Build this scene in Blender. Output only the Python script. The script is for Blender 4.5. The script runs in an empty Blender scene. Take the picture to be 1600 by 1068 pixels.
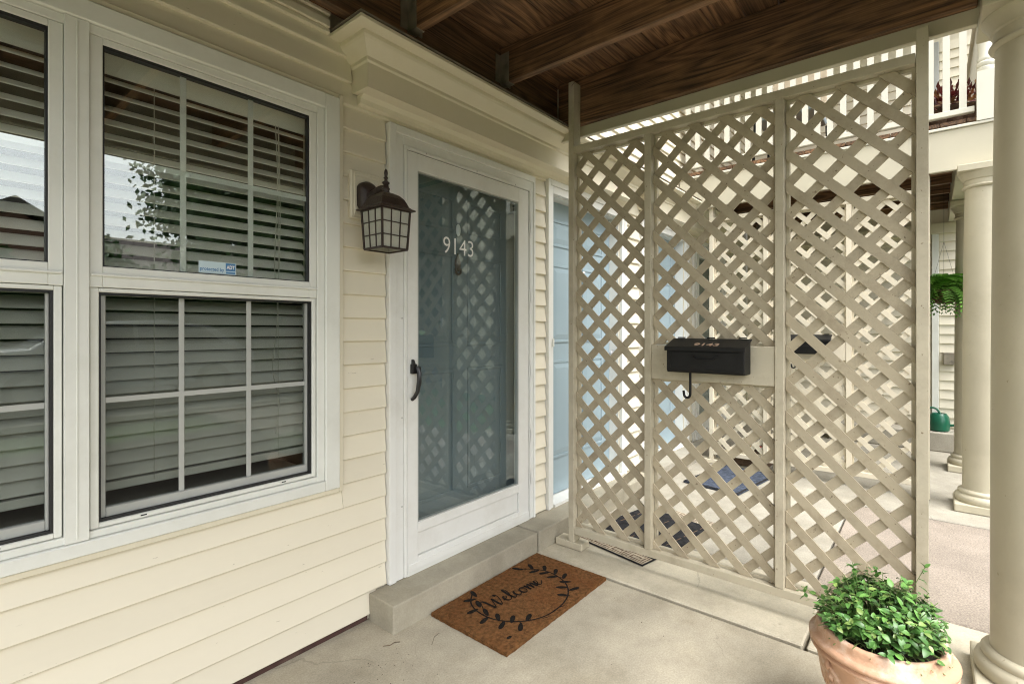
import bpy, math, random
from mathutils import Vector, Matrix, Euler
random.seed(7)
R = math.radians
scn = bpy.context.scene
C = scn.collection

# ------------------------------------------------------------------ camera
cam_d = bpy.data.cameras.new('camera'); cam = bpy.data.objects.new('camera', cam_d); C.objects.link(cam)
cam.location = (0, 0, 1.25); cam.rotation_euler = (R(90), 0, R(-50.224))
cam_d.sensor_width = 36; cam_d.lens = 17.713; cam_d.shift_y = -0.0124
cam_d.clip_start = 0.02; cam_d.clip_end = 800
scn.camera = cam

# ------------------------------------------------------------------ sky, sun, exposure
SUN_AZ, SUN_EL = R(195), R(60)          # azimuth measured clockwise from +Y
w = bpy.data.worlds.new('World'); scn.world = w; w.use_nodes = True
nt = w.node_tree; nt.nodes.clear()
sky = nt.nodes.new('ShaderNodeTexSky'); sky.sky_type = 'NISHITA'; sky.sun_disc = False
sky.sun_elevation = SUN_EL; sky.sun_rotation = SUN_AZ
sky.air_density = 1.0; sky.dust_density = 4.0; sky.ozone_density = 1.0
hs = nt.nodes.new('ShaderNodeHueSaturation'); hs.inputs['Saturation'].default_value = 0.18
bg = nt.nodes.new('ShaderNodeBackground'); bg.inputs['Strength'].default_value = 0.15
wo = nt.nodes.new('ShaderNodeOutputWorld')
nt.links.new(sky.outputs[0], hs.inputs['Color']); nt.links.new(hs.outputs[0], bg.inputs[0]); nt.links.new(bg.outputs[0], wo.inputs[0])
sd = bpy.data.lights.new('sun', 'SUN'); sd.energy = .6; sd.angle = R(35); sd.color = (1, .96, .9)
so = bpy.data.objects.new('sun', sd); C.objects.link(so)
sdir = Vector((math.sin(SUN_AZ)*math.cos(SUN_EL), math.cos(SUN_AZ)*math.cos(SUN_EL), math.sin(SUN_EL)))
so.rotation_euler = (-sdir).to_track_quat('-Z', 'Y').to_euler(); so.location = (0, -5, 12)
vs = scn.view_settings; vs.view_transform = 'Standard'; vs.look = 'None'; vs.exposure = 1.9; vs.gamma = 1.0
vs.use_curve_mapping = False
cy = scn.cycles; cy.filter_width = 1.1; cy.max_bounces = 10; cy.diffuse_bounces = 6; cy.glossy_bounces = 4; cy.transparent_max_bounces = 16
cy.transmission_bounces = 6; cy.caustics_reflective = False; cy.caustics_refractive = False

# ------------------------------------------------------------------ materials
def lin(c):
    return tuple((x/12.92 if x <= .04045 else ((x+.055)/1.055)**2.4) for x in c)
def srgb(r, g, b): return lin((r/255, g/255, b/255))
def node(t, ty, **kw):
    n = t.nodes.new(ty)
    for k, v in kw.items(): setattr(n, k, v)
    return n
MATS = {}
def pm(name, col, rough=.5, var=.12, vs_=4., bump=0., bs=60., rand=.0, stretch=(1, 1, 1), spec=.5, dirt=None, metal=0., dirt_sc=1.5, dirt_amt=.5, coat=0., chips=None, chip_sc=55., chip_t=.68):
    m = bpy.data.materials.new(name); m.use_nodes = True; t = m.node_tree; p = t.nodes['Principled BSDF']
    tc = node(t, 'ShaderNodeTexCoord'); mp = node(t, 'ShaderNodeMapping'); mp.inputs['Scale'].default_value = stretch
    t.links.new(tc.outputs['Object'], mp.inputs['Vector'])
    oi = node(t, 'ShaderNodeObjectInfo')
    add = node(t, 'ShaderNodeVectorMath', operation='ADD'); sc = node(t, 'ShaderNodeMath', operation='MULTIPLY'); sc.inputs[1].default_value = 37.
    t.links.new(oi.outputs['Random'], sc.inputs[0]); t.links.new(mp.outputs[0], add.inputs[0])
    if rand: t.links.new(sc.outputs[0], add.inputs[1])
    vec = add.outputs[0]
    n1 = node(t, 'ShaderNodeTexNoise'); n1.inputs['Scale'].default_value = vs_; n1.inputs['Detail'].default_value = 6
    t.links.new(vec, n1.inputs['Vector'])
    r = node(t, 'ShaderNodeValToRGB')
    a = tuple(max(0, c*(1-var)) for c in col)+(1,); b = tuple(min(1, c*(1+var)) for c in col)+(1,)
    r.color_ramp.elements[0].position = .3; r.color_ramp.elements[1].position = .7
    r.color_ramp.elements[0].color = a; r.color_ramp.elements[1].color = b
    t.links.new(n1.outputs[0], r.inputs[0])
    out = r.outputs[0]
    if dirt:
        n2 = node(t, 'ShaderNodeTexNoise'); n2.inputs['Scale'].default_value = dirt_sc; n2.inputs['Detail'].default_value = 8; n2.inputs['Roughness'].default_value = .7
        t.links.new(vec, n2.inputs['Vector'])
        r2 = node(t, 'ShaderNodeValToRGB'); r2.color_ramp.elements[0].position = .48; r2.color_ramp.elements[1].position = .72
        r2.color_ramp.elements[0].color = (0, 0, 0, 1); r2.color_ramp.elements[1].color = (dirt_amt,)*3+(1,)
        t.links.new(n2.outputs[0], r2.inputs[0])
        mx = node(t, 'ShaderNodeMix', data_type='RGBA'); t.links.new(r2.outputs[0], mx.inputs[0]); t.links.new(out, mx.inputs[6]); mx.inputs[7].default_value = tuple(dirt)+(1,)
        out = mx.outputs[2]
    if chips:
        nc = node(t, 'ShaderNodeTexNoise'); nc.inputs['Scale'].default_value = chip_sc; nc.inputs['Detail'].default_value = 4; nc.inputs['Roughness'].default_value = .6
        t.links.new(vec, nc.inputs['Vector'])
        mc = node(t, 'ShaderNodeMapRange'); mc.inputs[1].default_value = chip_t; mc.inputs[2].default_value = chip_t+.03; t.links.new(nc.outputs[0], mc.inputs[0])
        mq = node(t, 'ShaderNodeMix', data_type='RGBA'); t.links.new(mc.outputs[0], mq.inputs[0]); t.links.new(out, mq.inputs[6]); mq.inputs[7].default_value = tuple(chips)+(1,)
        out = mq.outputs[2]
    if rand:
        mr = node(t, 'ShaderNodeMapRange'); mr.inputs[3].default_value = 1-rand; mr.inputs[4].default_value = 1+rand
        t.links.new(oi.outputs['Random'], mr.inputs[0])
        vm = node(t, 'ShaderNodeVectorMath', operation='SCALE'); t.links.new(out, vm.inputs[0]); t.links.new(mr.outputs[0], vm.inputs['Scale'])
        out = vm.outputs[0]
    t.links.new(out, p.inputs['Base Color'])
    p.inputs['Roughness'].default_value = rough; p.inputs['Metallic'].default_value = metal
    p.inputs['Specular IOR Level'].default_value = spec; p.inputs['Coat Weight'].default_value = coat
    if bump:
        nb = node(t, 'ShaderNodeTexNoise'); nb.inputs['Scale'].default_value = bs; nb.inputs['Detail'].default_value = 5
        t.links.new(vec, nb.inputs['Vector'])
        bp = node(t, 'ShaderNodeBump'); bp.inputs['Strength'].default_value = bump; bp.inputs['Distance'].default_value = .01
        t.links.new(nb.outputs[0], bp.inputs['Height']); t.links.new(bp.outputs[0], p.inputs['Normal'])
    MATS[name] = m
    return m

def wood(name, dark, light, axis, rough=.6, ring=15.):
    m = bpy.data.materials.new(name); m.use_nodes = True; t = m.node_tree; p = t.nodes['Principled BSDF']
    tc = node(t, 'ShaderNodeTexCoord'); mp = node(t, 'ShaderNodeMapping')
    s = [1., 1., 1.]; s[axis] = .09
    mp.inputs['Scale'].default_value = s
    oi = node(t, 'ShaderNodeObjectInfo'); sc = node(t, 'ShaderNodeMath', operation='MULTIPLY'); sc.inputs[1].default_value = 23.
    t.links.new(oi.outputs['Random'], sc.inputs[0])
    t.links.new(tc.outputs['Object'], mp.inputs['Vector'])
    add = node(t, 'ShaderNodeVectorMath', operation='ADD'); t.links.new(mp.outputs[0], add.inputs[0]); t.links.new(sc.outputs[0], add.inputs[1])
    n1 = node(t, 'ShaderNodeTexNoise'); n1.inputs['Scale'].default_value = 6.5; n1.inputs['Detail'].default_value = 2.0; n1.inputs['Distortion'].default_value = .3
    t.links.new(add.outputs[0], n1.inputs['Vector'])
    mu = node(t, 'ShaderNodeMath', operation='MULTIPLY'); mu.inputs[1].default_value = ring*6.28
    t.links.new(n1.outputs[0], mu.inputs[0])
    si = node(t, 'ShaderNodeMath', operation='SINE'); t.links.new(mu.outputs[0], si.inputs[0])
    mp2 = node(t, 'ShaderNodeMapping'); s2 = [170., 170., 170.]; s2[axis] = 3.5; mp2.inputs['Scale'].default_value = s2
    t.links.new(tc.outputs['Object'], mp2.inputs['Vector'])
    n2 = node(t, 'ShaderNodeTexNoise'); n2.inputs['Scale'].default_value = 1.; n2.inputs['Detail'].default_value = 4
    t.links.new(mp2.outputs[0], n2.inputs['Vector'])
    ma = node(t, 'ShaderNodeMath', operation='MULTIPLY_ADD'); ma.inputs[1].default_value = .15; t.links.new(si.outputs[0], ma.inputs[0]); t.links.new(n2.outputs[0], ma.inputs[2])
    r = node(t, 'ShaderNodeValToRGB'); r.color_ramp.elements[0].position = .2; r.color_ramp.elements[1].position = .76
    r.color_ramp.elements[0].color = tuple(dark)+(1,); r.color_ramp.elements[1].color = tuple(light)+(1,)
    t.links.new(ma.outputs[0], r.inputs[0])
    n3 = node(t, 'ShaderNodeTexNoise'); n3.inputs['Scale'].default_value = 2.2; n3.inputs['Detail'].default_value = 6; n3.inputs['Roughness'].default_value = .65
    t.links.new(tc.outputs['Object'], n3.inputs['Vector'])
    mr = node(t, 'ShaderNodeMapRange'); mr.inputs[1].default_value = .35; mr.inputs[2].default_value = .7; mr.inputs[3].default_value = .55; mr.inputs[4].default_value = 1.35
    t.links.new(n3.outputs[0], mr.inputs[0])
    mr2 = node(t, 'ShaderNodeMapRange'); mr2.inputs[3].default_value = .6; mr2.inputs[4].default_value = 1.5; t.links.new(oi.outputs['Random'], mr2.inputs[0])
    mm = node(t, 'ShaderNodeMath', operation='MULTIPLY'); t.links.new(mr.outputs[0], mm.inputs[0]); t.links.new(mr2.outputs[0], mm.inputs[1])
    vm = node(t, 'ShaderNodeVectorMath', operation='SCALE'); t.links.new(r.outputs[0], vm.inputs[0]); t.links.new(mm.outputs[0], vm.inputs['Scale'])
    t.links.new(vm.outputs[0], p.inputs['Base Color']); p.inputs['Roughness'].default_value = rough
    bp = node(t, 'ShaderNodeBump'); bp.inputs['Strength'].default_value = .25; bp.inputs['Distance'].default_value = .004
    t.links.new(ma.outputs[0], bp.inputs['Height']); t.links.new(bp.outputs[0], p.inputs['Normal'])
    MATS[name] = m
    return m

def glassm(name, tint, ior, rough=0.):
    m = bpy.data.materials.new(name); m.use_nodes = True; t = m.node_tree; t.nodes.clear()
    fr = node(t, 'ShaderNodeFresnel'); ge = node(t, 'ShaderNodeNewGeometry'); mi = node(t, 'ShaderNodeMapRange')
    mi.inputs[3].default_value = ior; mi.inputs[4].default_value = 1/ior       # both faces of a thin pane reflect alike
    t.links.new(ge.outputs['Backfacing'], mi.inputs[0]); t.links.new(mi.outputs[0], fr.inputs['IOR'])
    tr = node(t, 'ShaderNodeBsdfTransparent'); tr.inputs[0].default_value = tuple(tint)+(1,)
    gl = node(t, 'ShaderNodeBsdfGlossy'); gl.inputs['Roughness'].default_value = rough; gl.inputs[0].default_value = (.95, 1, .98, 1)
    tc = node(t, 'ShaderNodeTexCoord'); nz = node(t, 'ShaderNodeTexNoise'); nz.inputs['Scale'].default_value = 2.2; nz.inputs['Detail'].default_value = 1
    bp = node(t, 'ShaderNodeBump'); bp.inputs['Strength'].default_value = .006; bp.inputs['Distance'].default_value = .02
    t.links.new(tc.outputs['Object'], nz.inputs['Vector']); t.links.new(nz.outputs[0], bp.inputs['Height']); t.links.new(bp.outputs[0], gl.inputs['Normal'])
    mx = node(t, 'ShaderNodeMixShader'); o = node(t, 'ShaderNodeOutputMaterial')
    t.links.new(fr.outputs[0], mx.inputs[0]); t.links.new(tr.outputs[0], mx.inputs[1]); t.links.new(gl.outputs[0], mx.inputs[2]); t.links.new(mx.outputs[0], o.inputs[0])
    MATS[name] = m
    return m

def concrete(name, base, dark, speck=.25, sc=1.):
    m = pm(name, base, rough=.85, var=.10, vs_=2.2*sc, bump=.07, bs=70*sc, dirt=dark, dirt_sc=1.5*sc, dirt_amt=.8, spec=.3)
    t = m.node_tree; p = t.nodes['Principled BSDF']
    src = p.inputs['Base Color'].links[0].from_socket
    tc = [n for n in t.nodes if n.type == 'TEX_COORD'][0]
    nz = node(t, 'ShaderNodeTexNoise'); nz.inputs['Scale'].default_value = 160*sc; nz.inputs['Detail'].default_value = 3
    t.links.new(tc.outputs['Object'], nz.inputs['Vector'])
    mr = node(t, 'ShaderNodeMapRange'); mr.inputs[1].default_value = .3; mr.inputs[2].default_value = .7; mr.inputs[3].default_value = 1-speck; mr.inputs[4].default_value = 1+speck*.6
    t.links.new(nz.outputs[0], mr.inputs[0])
    # dark pits and stains
    vo = node(t, 'ShaderNodeTexNoise'); vo.inputs['Scale'].default_value = 9*sc; vo.inputs['Detail'].default_value = 7; vo.inputs['Roughness'].default_value = .75
    t.links.new(tc.outputs['Object'], vo.inputs['Vector'])
    m2 = node(t, 'ShaderNodeMapRange'); m2.inputs[1].default_value = .27; m2.inputs[2].default_value = .36; m2.inputs[3].default_value = .62; m2.inputs[4].default_value = 1.
    t.links.new(vo.outputs[0], m2.inputs[0])
    dn = node(t, 'ShaderNodeTexNoise'); dn.inputs['Scale'].default_value = 5.; dn.inputs['Detail'].default_value = 5; t.links.new(tc.outputs['Object'], dn.inputs['Vector'])
    dv = node(t, 'ShaderNodeVectorMath', operation='SCALE'); dv.inputs['Scale'].default_value = .16; t.links.new(dn.outputs[1], dv.inputs[0])
    da = node(t, 'ShaderNodeVectorMath', operation='ADD'); t.links.new(tc.outputs['Object'], da.inputs[0]); t.links.new(dv.outputs[0], da.inputs[1])
    cr = node(t, 'ShaderNodeTexVoronoi', feature='DISTANCE_TO_EDGE'); cr.inputs['Scale'].default_value = .85; t.links.new(da.outputs[0], cr.inputs['Vector'])
    mk = node(t, 'ShaderNodeTexNoise'); mk.inputs['Scale'].default_value = 1.3; t.links.new(tc.outputs['Object'], mk.inputs['Vector'])
    mw = node(t, 'ShaderNodeMapRange'); mw.inputs[1].default_value = .5; mw.inputs[2].default_value = .62; mw.inputs[3].default_value = .0; mw.inputs[4].default_value = .0035; t.links.new(mk.outputs[0], mw.inputs[0])
    lt = node(t, 'ShaderNodeMath', operation='LESS_THAN'); t.links.new(cr.outputs['Distance'], lt.inputs[0]); t.links.new(mw.outputs[0], lt.inputs[1])
    ck = node(t, 'ShaderNodeMapRange'); ck.inputs[3].default_value = 1.; ck.inputs[4].default_value = .82; t.links.new(lt.outputs[0], ck.inputs[0])
    st = node(t, 'ShaderNodeTexNoise'); st.inputs['Scale'].default_value = 3.3; st.inputs['Detail'].default_value = 8; st.inputs['Roughness'].default_value = .7; t.links.new(tc.outputs['Object'], st.inputs['Vector'])
    ms = node(t, 'ShaderNodeMapRange'); ms.inputs[1].default_value = .34; ms.inputs[2].default_value = .62; ms.inputs[3].default_value = .80; ms.inputs[4].default_value = 1.06; t.links.new(st.outputs[0], ms.inputs[0])
    m3 = node(t, 'ShaderNodeMath', operation='MULTIPLY'); t.links.new(ck.outputs[0], m3.inputs[0]); t.links.new(ms.outputs[0], m3.inputs[1])
    m4 = node(t, 'ShaderNodeMath', operation='MULTIPLY'); t.links.new(m3.outputs[0], m4.inputs[0]); t.links.new(mr.outputs[0], m4.inputs[1])
    mm = node(t, 'ShaderNodeMath', operation='MULTIPLY'); t.links.new(m4.outputs[0], mm.inputs[0]); t.links.new(m2.outputs[0], mm.inputs[1])
    vm = node(t, 'ShaderNodeVectorMath', operation='SCALE'); t.links.new(src, vm.inputs[0]); t.links.new(mm.outputs[0], vm.inputs['Scale'])
    t.links.new(vm.outputs[0], p.inputs['Base Color'])
    return m

pm('siding', (.73, .68, .55), rough=.42, var=.045, vs_=3, bump=.22, bs=7, rand=.035, stretch=(.3, 1, 1), dirt=(.63, .58, .46), dirt_amt=.5, chips=(.5, .45, .34), chip_sc=70, chip_t=.71)
pm('cream_trim', (.70, .65, .515), rough=.45, var=.04, vs_=3, bump=.04, bs=30, dirt=(.52, .45, .3), dirt_amt=.4)
pm('white_trim', (.74, .75, .70), rough=.4, var=.04, vs_=2.5, bump=.03, bs=25, dirt=(.5, .5, .43), dirt_sc=3, dirt_amt=.35)
pm('storm_white', (.76, .765, .735), rough=.35, var=.03, vs_=4, bump=.03, bs=25, dirt=(.5, .48, .42), dirt_sc=4, dirt_amt=.35)
pm('gasket', (.012, .012, .012), rough=.5)
pm('grey_track', (.40, .41, .385), rough=.4, var=.1)
pm('muntin_white', (.72, .74, .70), rough=.4, var=.03)
pm('muntin_grey', (.42, .43, .405), rough=.45, var=.05)
pm('slat', (.80, .78, .70), rough=.5, var=.05, vs_=3, rand=.06)
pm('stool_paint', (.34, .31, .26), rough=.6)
pm('cord', (.6, .58, .5), rough=.8)
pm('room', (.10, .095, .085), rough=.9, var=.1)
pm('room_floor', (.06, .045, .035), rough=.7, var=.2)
pm('teal_door', (.145, .182, .195), rough=.22, var=.04, vs_=2)
pm('blue_door', (.27, .355, .40), rough=.35, var=.05, vs_=2, dirt=(.2, .29, .35), dirt_amt=.3)
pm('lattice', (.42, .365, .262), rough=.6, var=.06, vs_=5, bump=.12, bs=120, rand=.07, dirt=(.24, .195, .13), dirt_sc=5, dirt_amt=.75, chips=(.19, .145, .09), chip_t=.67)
pm('post_paint', (.50, .455, .345), rough=.5, var=.05, vs_=4, bump=.08, bs=80, dirt=(.30, .25, .175), dirt_sc=4.5, dirt_amt=.65, chips=(.22, .17, .11), chip_t=.68)
pm('column_paint', (.49, .45, .335), rough=.55, var=.06, vs_=3, bump=.12, bs=28, dirt=(.37, .33, .235), dirt_amt=.55, dirt_sc=2.5, chips=(.33, .29, .2), chip_sc=40, chip_t=.70)
pm('lit_lattice', (.66, .60, .47), rough=.6, var=.05, vs_=5, bump=.1, bs=120, rand=.04)  # brighter copy of the lattice paint; stronger light on the far screen put into colour
pm('balcony_white', (.62, .605, .52), rough=.5, var=.04)
pm('fascia', (.52, .485, .375), rough=.5, var=.05, vs_=3, bump=.05, bs=50)
wood('wood_y', (.040, .020, .010), (.27, .145, .070), 1)
wood('wood_x', (.040, .020, .010), (.26, .14, .068), 0)
wood('lit_joist_edge', (.10, .05, .022), (.30, .165, .08), 1)  # lighter copy of the joist wood: light along the undersides painted as colour
concrete('concrete_porch', (.42, .38, .295), (.27, .235, .165), speck=.17)
concrete('concrete_step', (.37, .34, .265), (.28, .25, .18), speck=.08)
concrete('concrete_band', (.52, .475, .37), (.37, .33, .245), speck=.10)
concrete('concrete_light', (.37, .345, .285), (.28, .255, .20), speck=.14)
concrete('aggregate', (.31, .265, .22), (.235, .20, .158), speck=.35, sc=.8)
pm('joint', (.035, .03, .024), rough=.95)
pm('foundation', (.06, .028, .022), rough=.9, var=.35, vs_=12, dirt=(.16, .12, .09), dirt_sc=6)
pm('bronze', (.035, .022, .017), rough=.45, var=.3, vs_=25, bump=.2, bs=120, spec=.5)
pm('black_metal', (.009, .009, .009), rough=.5, var=.2, vs_=20, bump=.1, bs=200, spec=.22)
pm('black_plastic', (.012, .011, .012), rough=.3)
pm('lantern_glass', (.42, .42, .36), rough=.3, var=.1, vs_=14, bump=.35, bs=110, spec=.6)
pm('galv', (.28, .25, .20), rough=.55, metal=.4, var=.4, vs_=18, dirt=(.12, .06, .03), dirt_sc=9)
pm('copper_digit', (.60, .42, .31), rough=.4, var=.15, metal=.3)
pm('white_vinyl', (.82, .82, .80), rough=.5, var=.02)
pm('sticker_blue', (.06, .20, .42), rough=.4, var=.03)
pm('sticker_pale', (.55, .68, .74), rough=.4, var=.03)
pm('coir', (.155, .072, .026), rough=.95, var=.45, vs_=55, bump=1., bs=170, dirt=(.15, .052, .015), dirt_sc=5, dirt_amt=.7, spec=.15)
pm('coir_fibre', (.24, .125, .045), rough=.95, var=.5, vs_=90, spec=.15)
pm('mat_ink', (.014, .012, .010), rough=.95, var=.5, vs_=120, bump=.6, bs=250, spec=.1)
pm('blue_mat', (.065, .078, .108), rough=.95, var=.45, vs_=40, bump=.8, bs=160, spec=.1)
pm('dark_mat', (.020, .020, .022), rough=.9, var=.5, vs_=30, bump=.6, bs=140, spec=.2)
pm('mat_cream', (.42, .36, .27), rough=.9, var=.25, vs_=30, bump=.5, bs=150)
pm('mat_brown', (.12, .075, .045), rough=.9, var=.3, vs_=30)
pm('terracotta', (.50, .30, .19), rough=.9, var=.2, vs_=5, bump=.25, bs=50, dirt=(.70, .58, .48), dirt_sc=9, dirt_amt=1.)
pm('soil', (.03, .02, .013), rough=1, var=.5, vs_=40, bump=1, bs=60)
pm('leaf_a', (.105, .235, .05), rough=.38, var=.25, vs_=14, rand=.3)
pm('leaf_b', (.065, .165, .036), rough=.4, var=.25, vs_=14, rand=.3)
pm('leaf_c', (.20, .30, .08), rough=.4, var=.25, vs_=14, rand=.2)
pm('stem', (.14, .20, .06), rough=.6)
pm('fern', (.10, .23, .03), rough=.5, var=.3, vs_=8, rand=.3)
pm('red_leaf', (.17, .025, .025), rough=.5, var=.5, vs_=10, rand=.4)
pm('tan_leaf', (.42, .24, .11), rough=.6, var=.4, vs_=10)
pm('green_plastic', (.008, .10, .055), rough=.3)
pm('wicker', (.10, .06, .035), rough=.8, var=.3, vs_=30, bump=.8, bs=90)
pm('tree_leaf', (.055, .115, .03), rough=.55, var=.4, vs_=1.2)
pm('hedge_leaf', (.06, .13, .035), rough=.6, var=.4, vs_=1.5)
pm('bark', (.11, .085, .065), rough=.95, var=.3, vs_=9, bump=1, bs=20)
pm('grass', (.075, .135, .035), rough=.95, var=.35, vs_=6, bump=.6, bs=60)
pm('asphalt', (.055, .055, .055), rough=.9, var=.15, vs_=9, bump=.3, bs=140)
pm('shingle', (.12, .10, .09), rough=.95, var=.25, vs_=14, bump=.4, bs=60)
pm('brick', (.20, .10, .075), rough=.9, var=.25, vs_=20, bump=.3, bs=60)
pm('car_paint', (.62, .64, .66), rough=.18, var=.02, coat=.6)
pm('tyre', (.02, .02, .02), rough=.85)
pm('rim_metal', (.5, .5, .52), rough=.3, metal=.8)
pm('lamp_clear', (.7, .7, .7), rough=.1)
pm('lamp_red', (.4, .02, .02), rough=.2)
pm('car_glass', (.02, .025, .03), rough=.05)
pm('litter', (.10, .07, .045), rough=.9, var=.5, vs_=30)
pm('cushion', (.45, .55, .62), rough=.8, var=.1)
pm('canvas', (.62, .52, .38), rough=.85, var=.1)
glassm('pane_glass', (.96, .98, .97), 1.95)
glassm('lower_glass', (.74, .76, .75), 1.45)
glassm('storm_glass', (.93, .965, .975), 1.58)

# ------------------------------------------------------------------ mesh helpers
class MB:
    def __init__(s): s.v = []; s.f = []; s.mi = []; s.cur = 0
    def add(s, vs, fs):
        o = len(s.v); s.v += [tuple(q) for q in vs]
        for f in fs: s.f.append(tuple(i+o for i in f)); s.mi.append(s.cur)
        return s
    def box(s, x0, x1, y0, y1, z0, z1):
        return s.add([(x0,y0,z0),(x1,y0,z0),(x1,y1,z0),(x0,y1,z0),(x0,y0,z1),(x1,y0,z1),(x1,y1,z1),(x0,y1,z1)],
                     [(0,3,2,1),(4,5,6,7),(0,1,5,4),(1,2,6,5),(2,3,7,6),(3,0,4,7)])
    def prism(s, poly, axis, a0, a1):
        """poly: list of the two other coordinates (in axis order), counter-clockwise or not; extruded from a0 to a1"""
        n = len(poly)
        def P(a, q):
            if axis == 0: return (a, q[0], q[1])
            if axis == 1: return (q[0], a, q[1])
            return (q[0], q[1], a)
        vs = [P(a0, q) for q in poly]+[P(a1, q) for q in poly]
        fs = [tuple(range(n))[::-1], tuple(range(n, 2*n))]+[(i, (i+1) % n, n+(i+1) % n, n+i) for i in range(n)]
        return s.add(vs, fs)
    def lathe(s, prof, cx=0, cy=0, n=40, z0=0):
        vs = []; fs = []
        for r, z in prof:
            for k in range(n):
                a = 2*math.pi*k/n; vs.append((cx+r*math.cos(a), cy+r*math.sin(a), z0+z))
        for i in range(len(prof)-1):
            for k in range(n):
                k2 = (k+1) % n; fs.append((i*n+k, i*n+k2, (i+1)*n+k2, (i+1)*n+k))
        fs.append(tuple(range(n))[::-1]); m = (len(prof)-1)*n; fs.append(tuple(range(m, m+n)))
        return s.add(vs, fs)
    def tube(s, path, r, n=8, closed=False):
        P = [Vector(p) for p in path]; N = len(P); rs = r if isinstance(r, (list, tuple)) else [r]*N
        vs = []; prev = None
        for i, p in enumerate(P):
            if closed: d = P[(i+1) % N]-P[i-1]
            else: d = P[min(i+1, N-1)]-P[max(i-1, 0)]
            d.normalize()
            u = prev-d*prev.dot(d) if prev is not None else d.orthogonal()
            if u.length < 1e-6: u = d.orthogonal()
            u.normalize(); prev = u; v = d.cross(u)
            for k in range(n):
                a = 2*math.pi*k/n; vs.append(p+(u*math.cos(a)+v*math.sin(a))*rs[i])
        fs = []
        for i in range(N if closed else N-1):
            j = (i+1) % N
            for k in range(n):
                k2 = (k+1) % n; fs.append((i*n+k, i*n+k2, j*n+k2, j*n+k))
        if not closed: fs += [tuple(range(n))[::-1], tuple(range((N-1)*n, N*n))]
        return s.add(vs, fs)
    def frustum(s, x, y, w0, d0, z0, w1, d1, z1):
        v = []
        for w, d, z in ((w0, d0, z0), (w1, d1, z1)):
            v += [(x-w, y-d, z), (x+w, y-d, z), (x+w, y+d, z), (x-w, y+d, z)]
        return s.add(v, [(3,2,1,0),(4,5,6,7),(0,1,5,4),(1,2,6,5),(2,3,7,6),(3,0,4,7)])
    def mesh(s, name):
        m = bpy.data.meshes.new(name); m.from_pydata(s.v, [], s.f); m.validate(); m.update()
        return m
    def build(s, name, mat, parent=None, smooth=False, bevel=0., origin=None, seg=1):
        o0 = Vector(origin) if origin else rootloc(parent)
        m = bpy.data.meshes.new(name); m.from_pydata([tuple(Vector(q)-o0) for q in s.v], [], s.f)
        mats = mat if isinstance(mat, (list, tuple)) else [mat]
        for q in mats: m.materials.append(MATS[q])
        for i, pl in enumerate(m.polygons): pl.material_index = s.mi[i]
        m.validate(); m.update()
        fixn(m)
        o = bpy.data.objects.new(name, m); C.objects.link(o)
        if parent: o.parent = parent
        if parent is None and origin: o.location = origin
        if smooth: smooth_by_angle(m, smooth if not isinstance(smooth, bool) else 35)
        if bevel:
            b = o.modifiers.new('bevel', 'BEVEL'); b.width = bevel; b.segments = seg; b.limit_method = 'ANGLE'; b.angle_limit = R(40)
        return o
import bmesh
def fixn(m):
    bm = bmesh.new(); bm.from_mesh(m); bmesh.ops.recalc_face_normals(bm, faces=bm.faces); bm.to_mesh(m); bm.free()
def smooth_by_angle(m, deg):
    for p in m.polygons: p.use_smooth = True
    try: m.set_sharp_from_angle(angle=R(deg))
    except Exception: pass
def rootloc(p):
    v = Vector((0, 0, 0))
    while p: v = v+p.location; p = p.parent
    return v
def tag(o, label=None, cat=None, group=None, kind=None):
    for k, v in (('label', label), ('category', cat), ('group', group), ('kind', kind)):
        if v: o[k] = v
    return o
def thing(name, loc, label, cat, group=None):
    o = bpy.data.objects.new(name, None); C.objects.link(o); o.location = loc; o.empty_display_size = .1
    return tag(o, label, cat, group)
def inst(name, mesh, parent, loc, rot=(0, 0, 0), scale=(1, 1, 1)):
    o = bpy.data.objects.new(name, mesh); C.objects.link(o); o.parent = parent
    o.location = Vector(loc)-rootloc(parent); o.rotation_euler = rot; o.scale = scale
    return o
def copy_tree(o, parent=None):
    c = o.copy(); C.objects.link(c); c.parent = parent
    for ch in list(o.children): copy_tree(ch, c)
    return c
def box(name, b, mat, parent=None, bevel=.0015, origin=None):
    return MB().box(*b).build(name, mat, parent, bevel=bevel, origin=origin)
def struct(name, mb, mat, bevel=0., smooth=False):
    return tag(mb.build(name, mat, None, bevel=bevel, smooth=smooth), kind='structure')
def text_geo(s, size, extrude=0., bold=0.):
    cu = bpy.data.curves.new('t', 'FONT'); cu.body = s; cu.size = size; cu.align_x = 'LEFT'; cu.extrude = extrude; cu.offset = bold
    cu.resolution_u = 4
    o = bpy.data.objects.new('t', cu); C.objects.link(o)
    dg = bpy.context.evaluated_depsgraph_get(); me = bpy.data.meshes.new_from_object(o.evaluated_get(dg))
    v = [tuple(q.co) for q in me.vertices]; f = [tuple(p.vertices) for p in me.polygons]
    bpy.data.objects.remove(o); bpy.data.curves.remove(cu); bpy.data.meshes.remove(me)
    return v, f
def catmull(P, n=6):
    P = [Vector(p) for p in P]; out = []
    for i in range(len(P)-1):
        p0 = P[max(i-1, 0)]; p1 = P[i]; p2 = P[i+1]; p3 = P[min(i+2, len(P)-1)]
        for k in range(n):
            t = k/n
            out.append(.5*((2*p1)+(p2-p0)*t+(2*p0-5*p1+4*p2-p3)*t*t+(3*p1-p0-3*p2+p3)*t**3))
    out.append(P[-1]); return out
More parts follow.
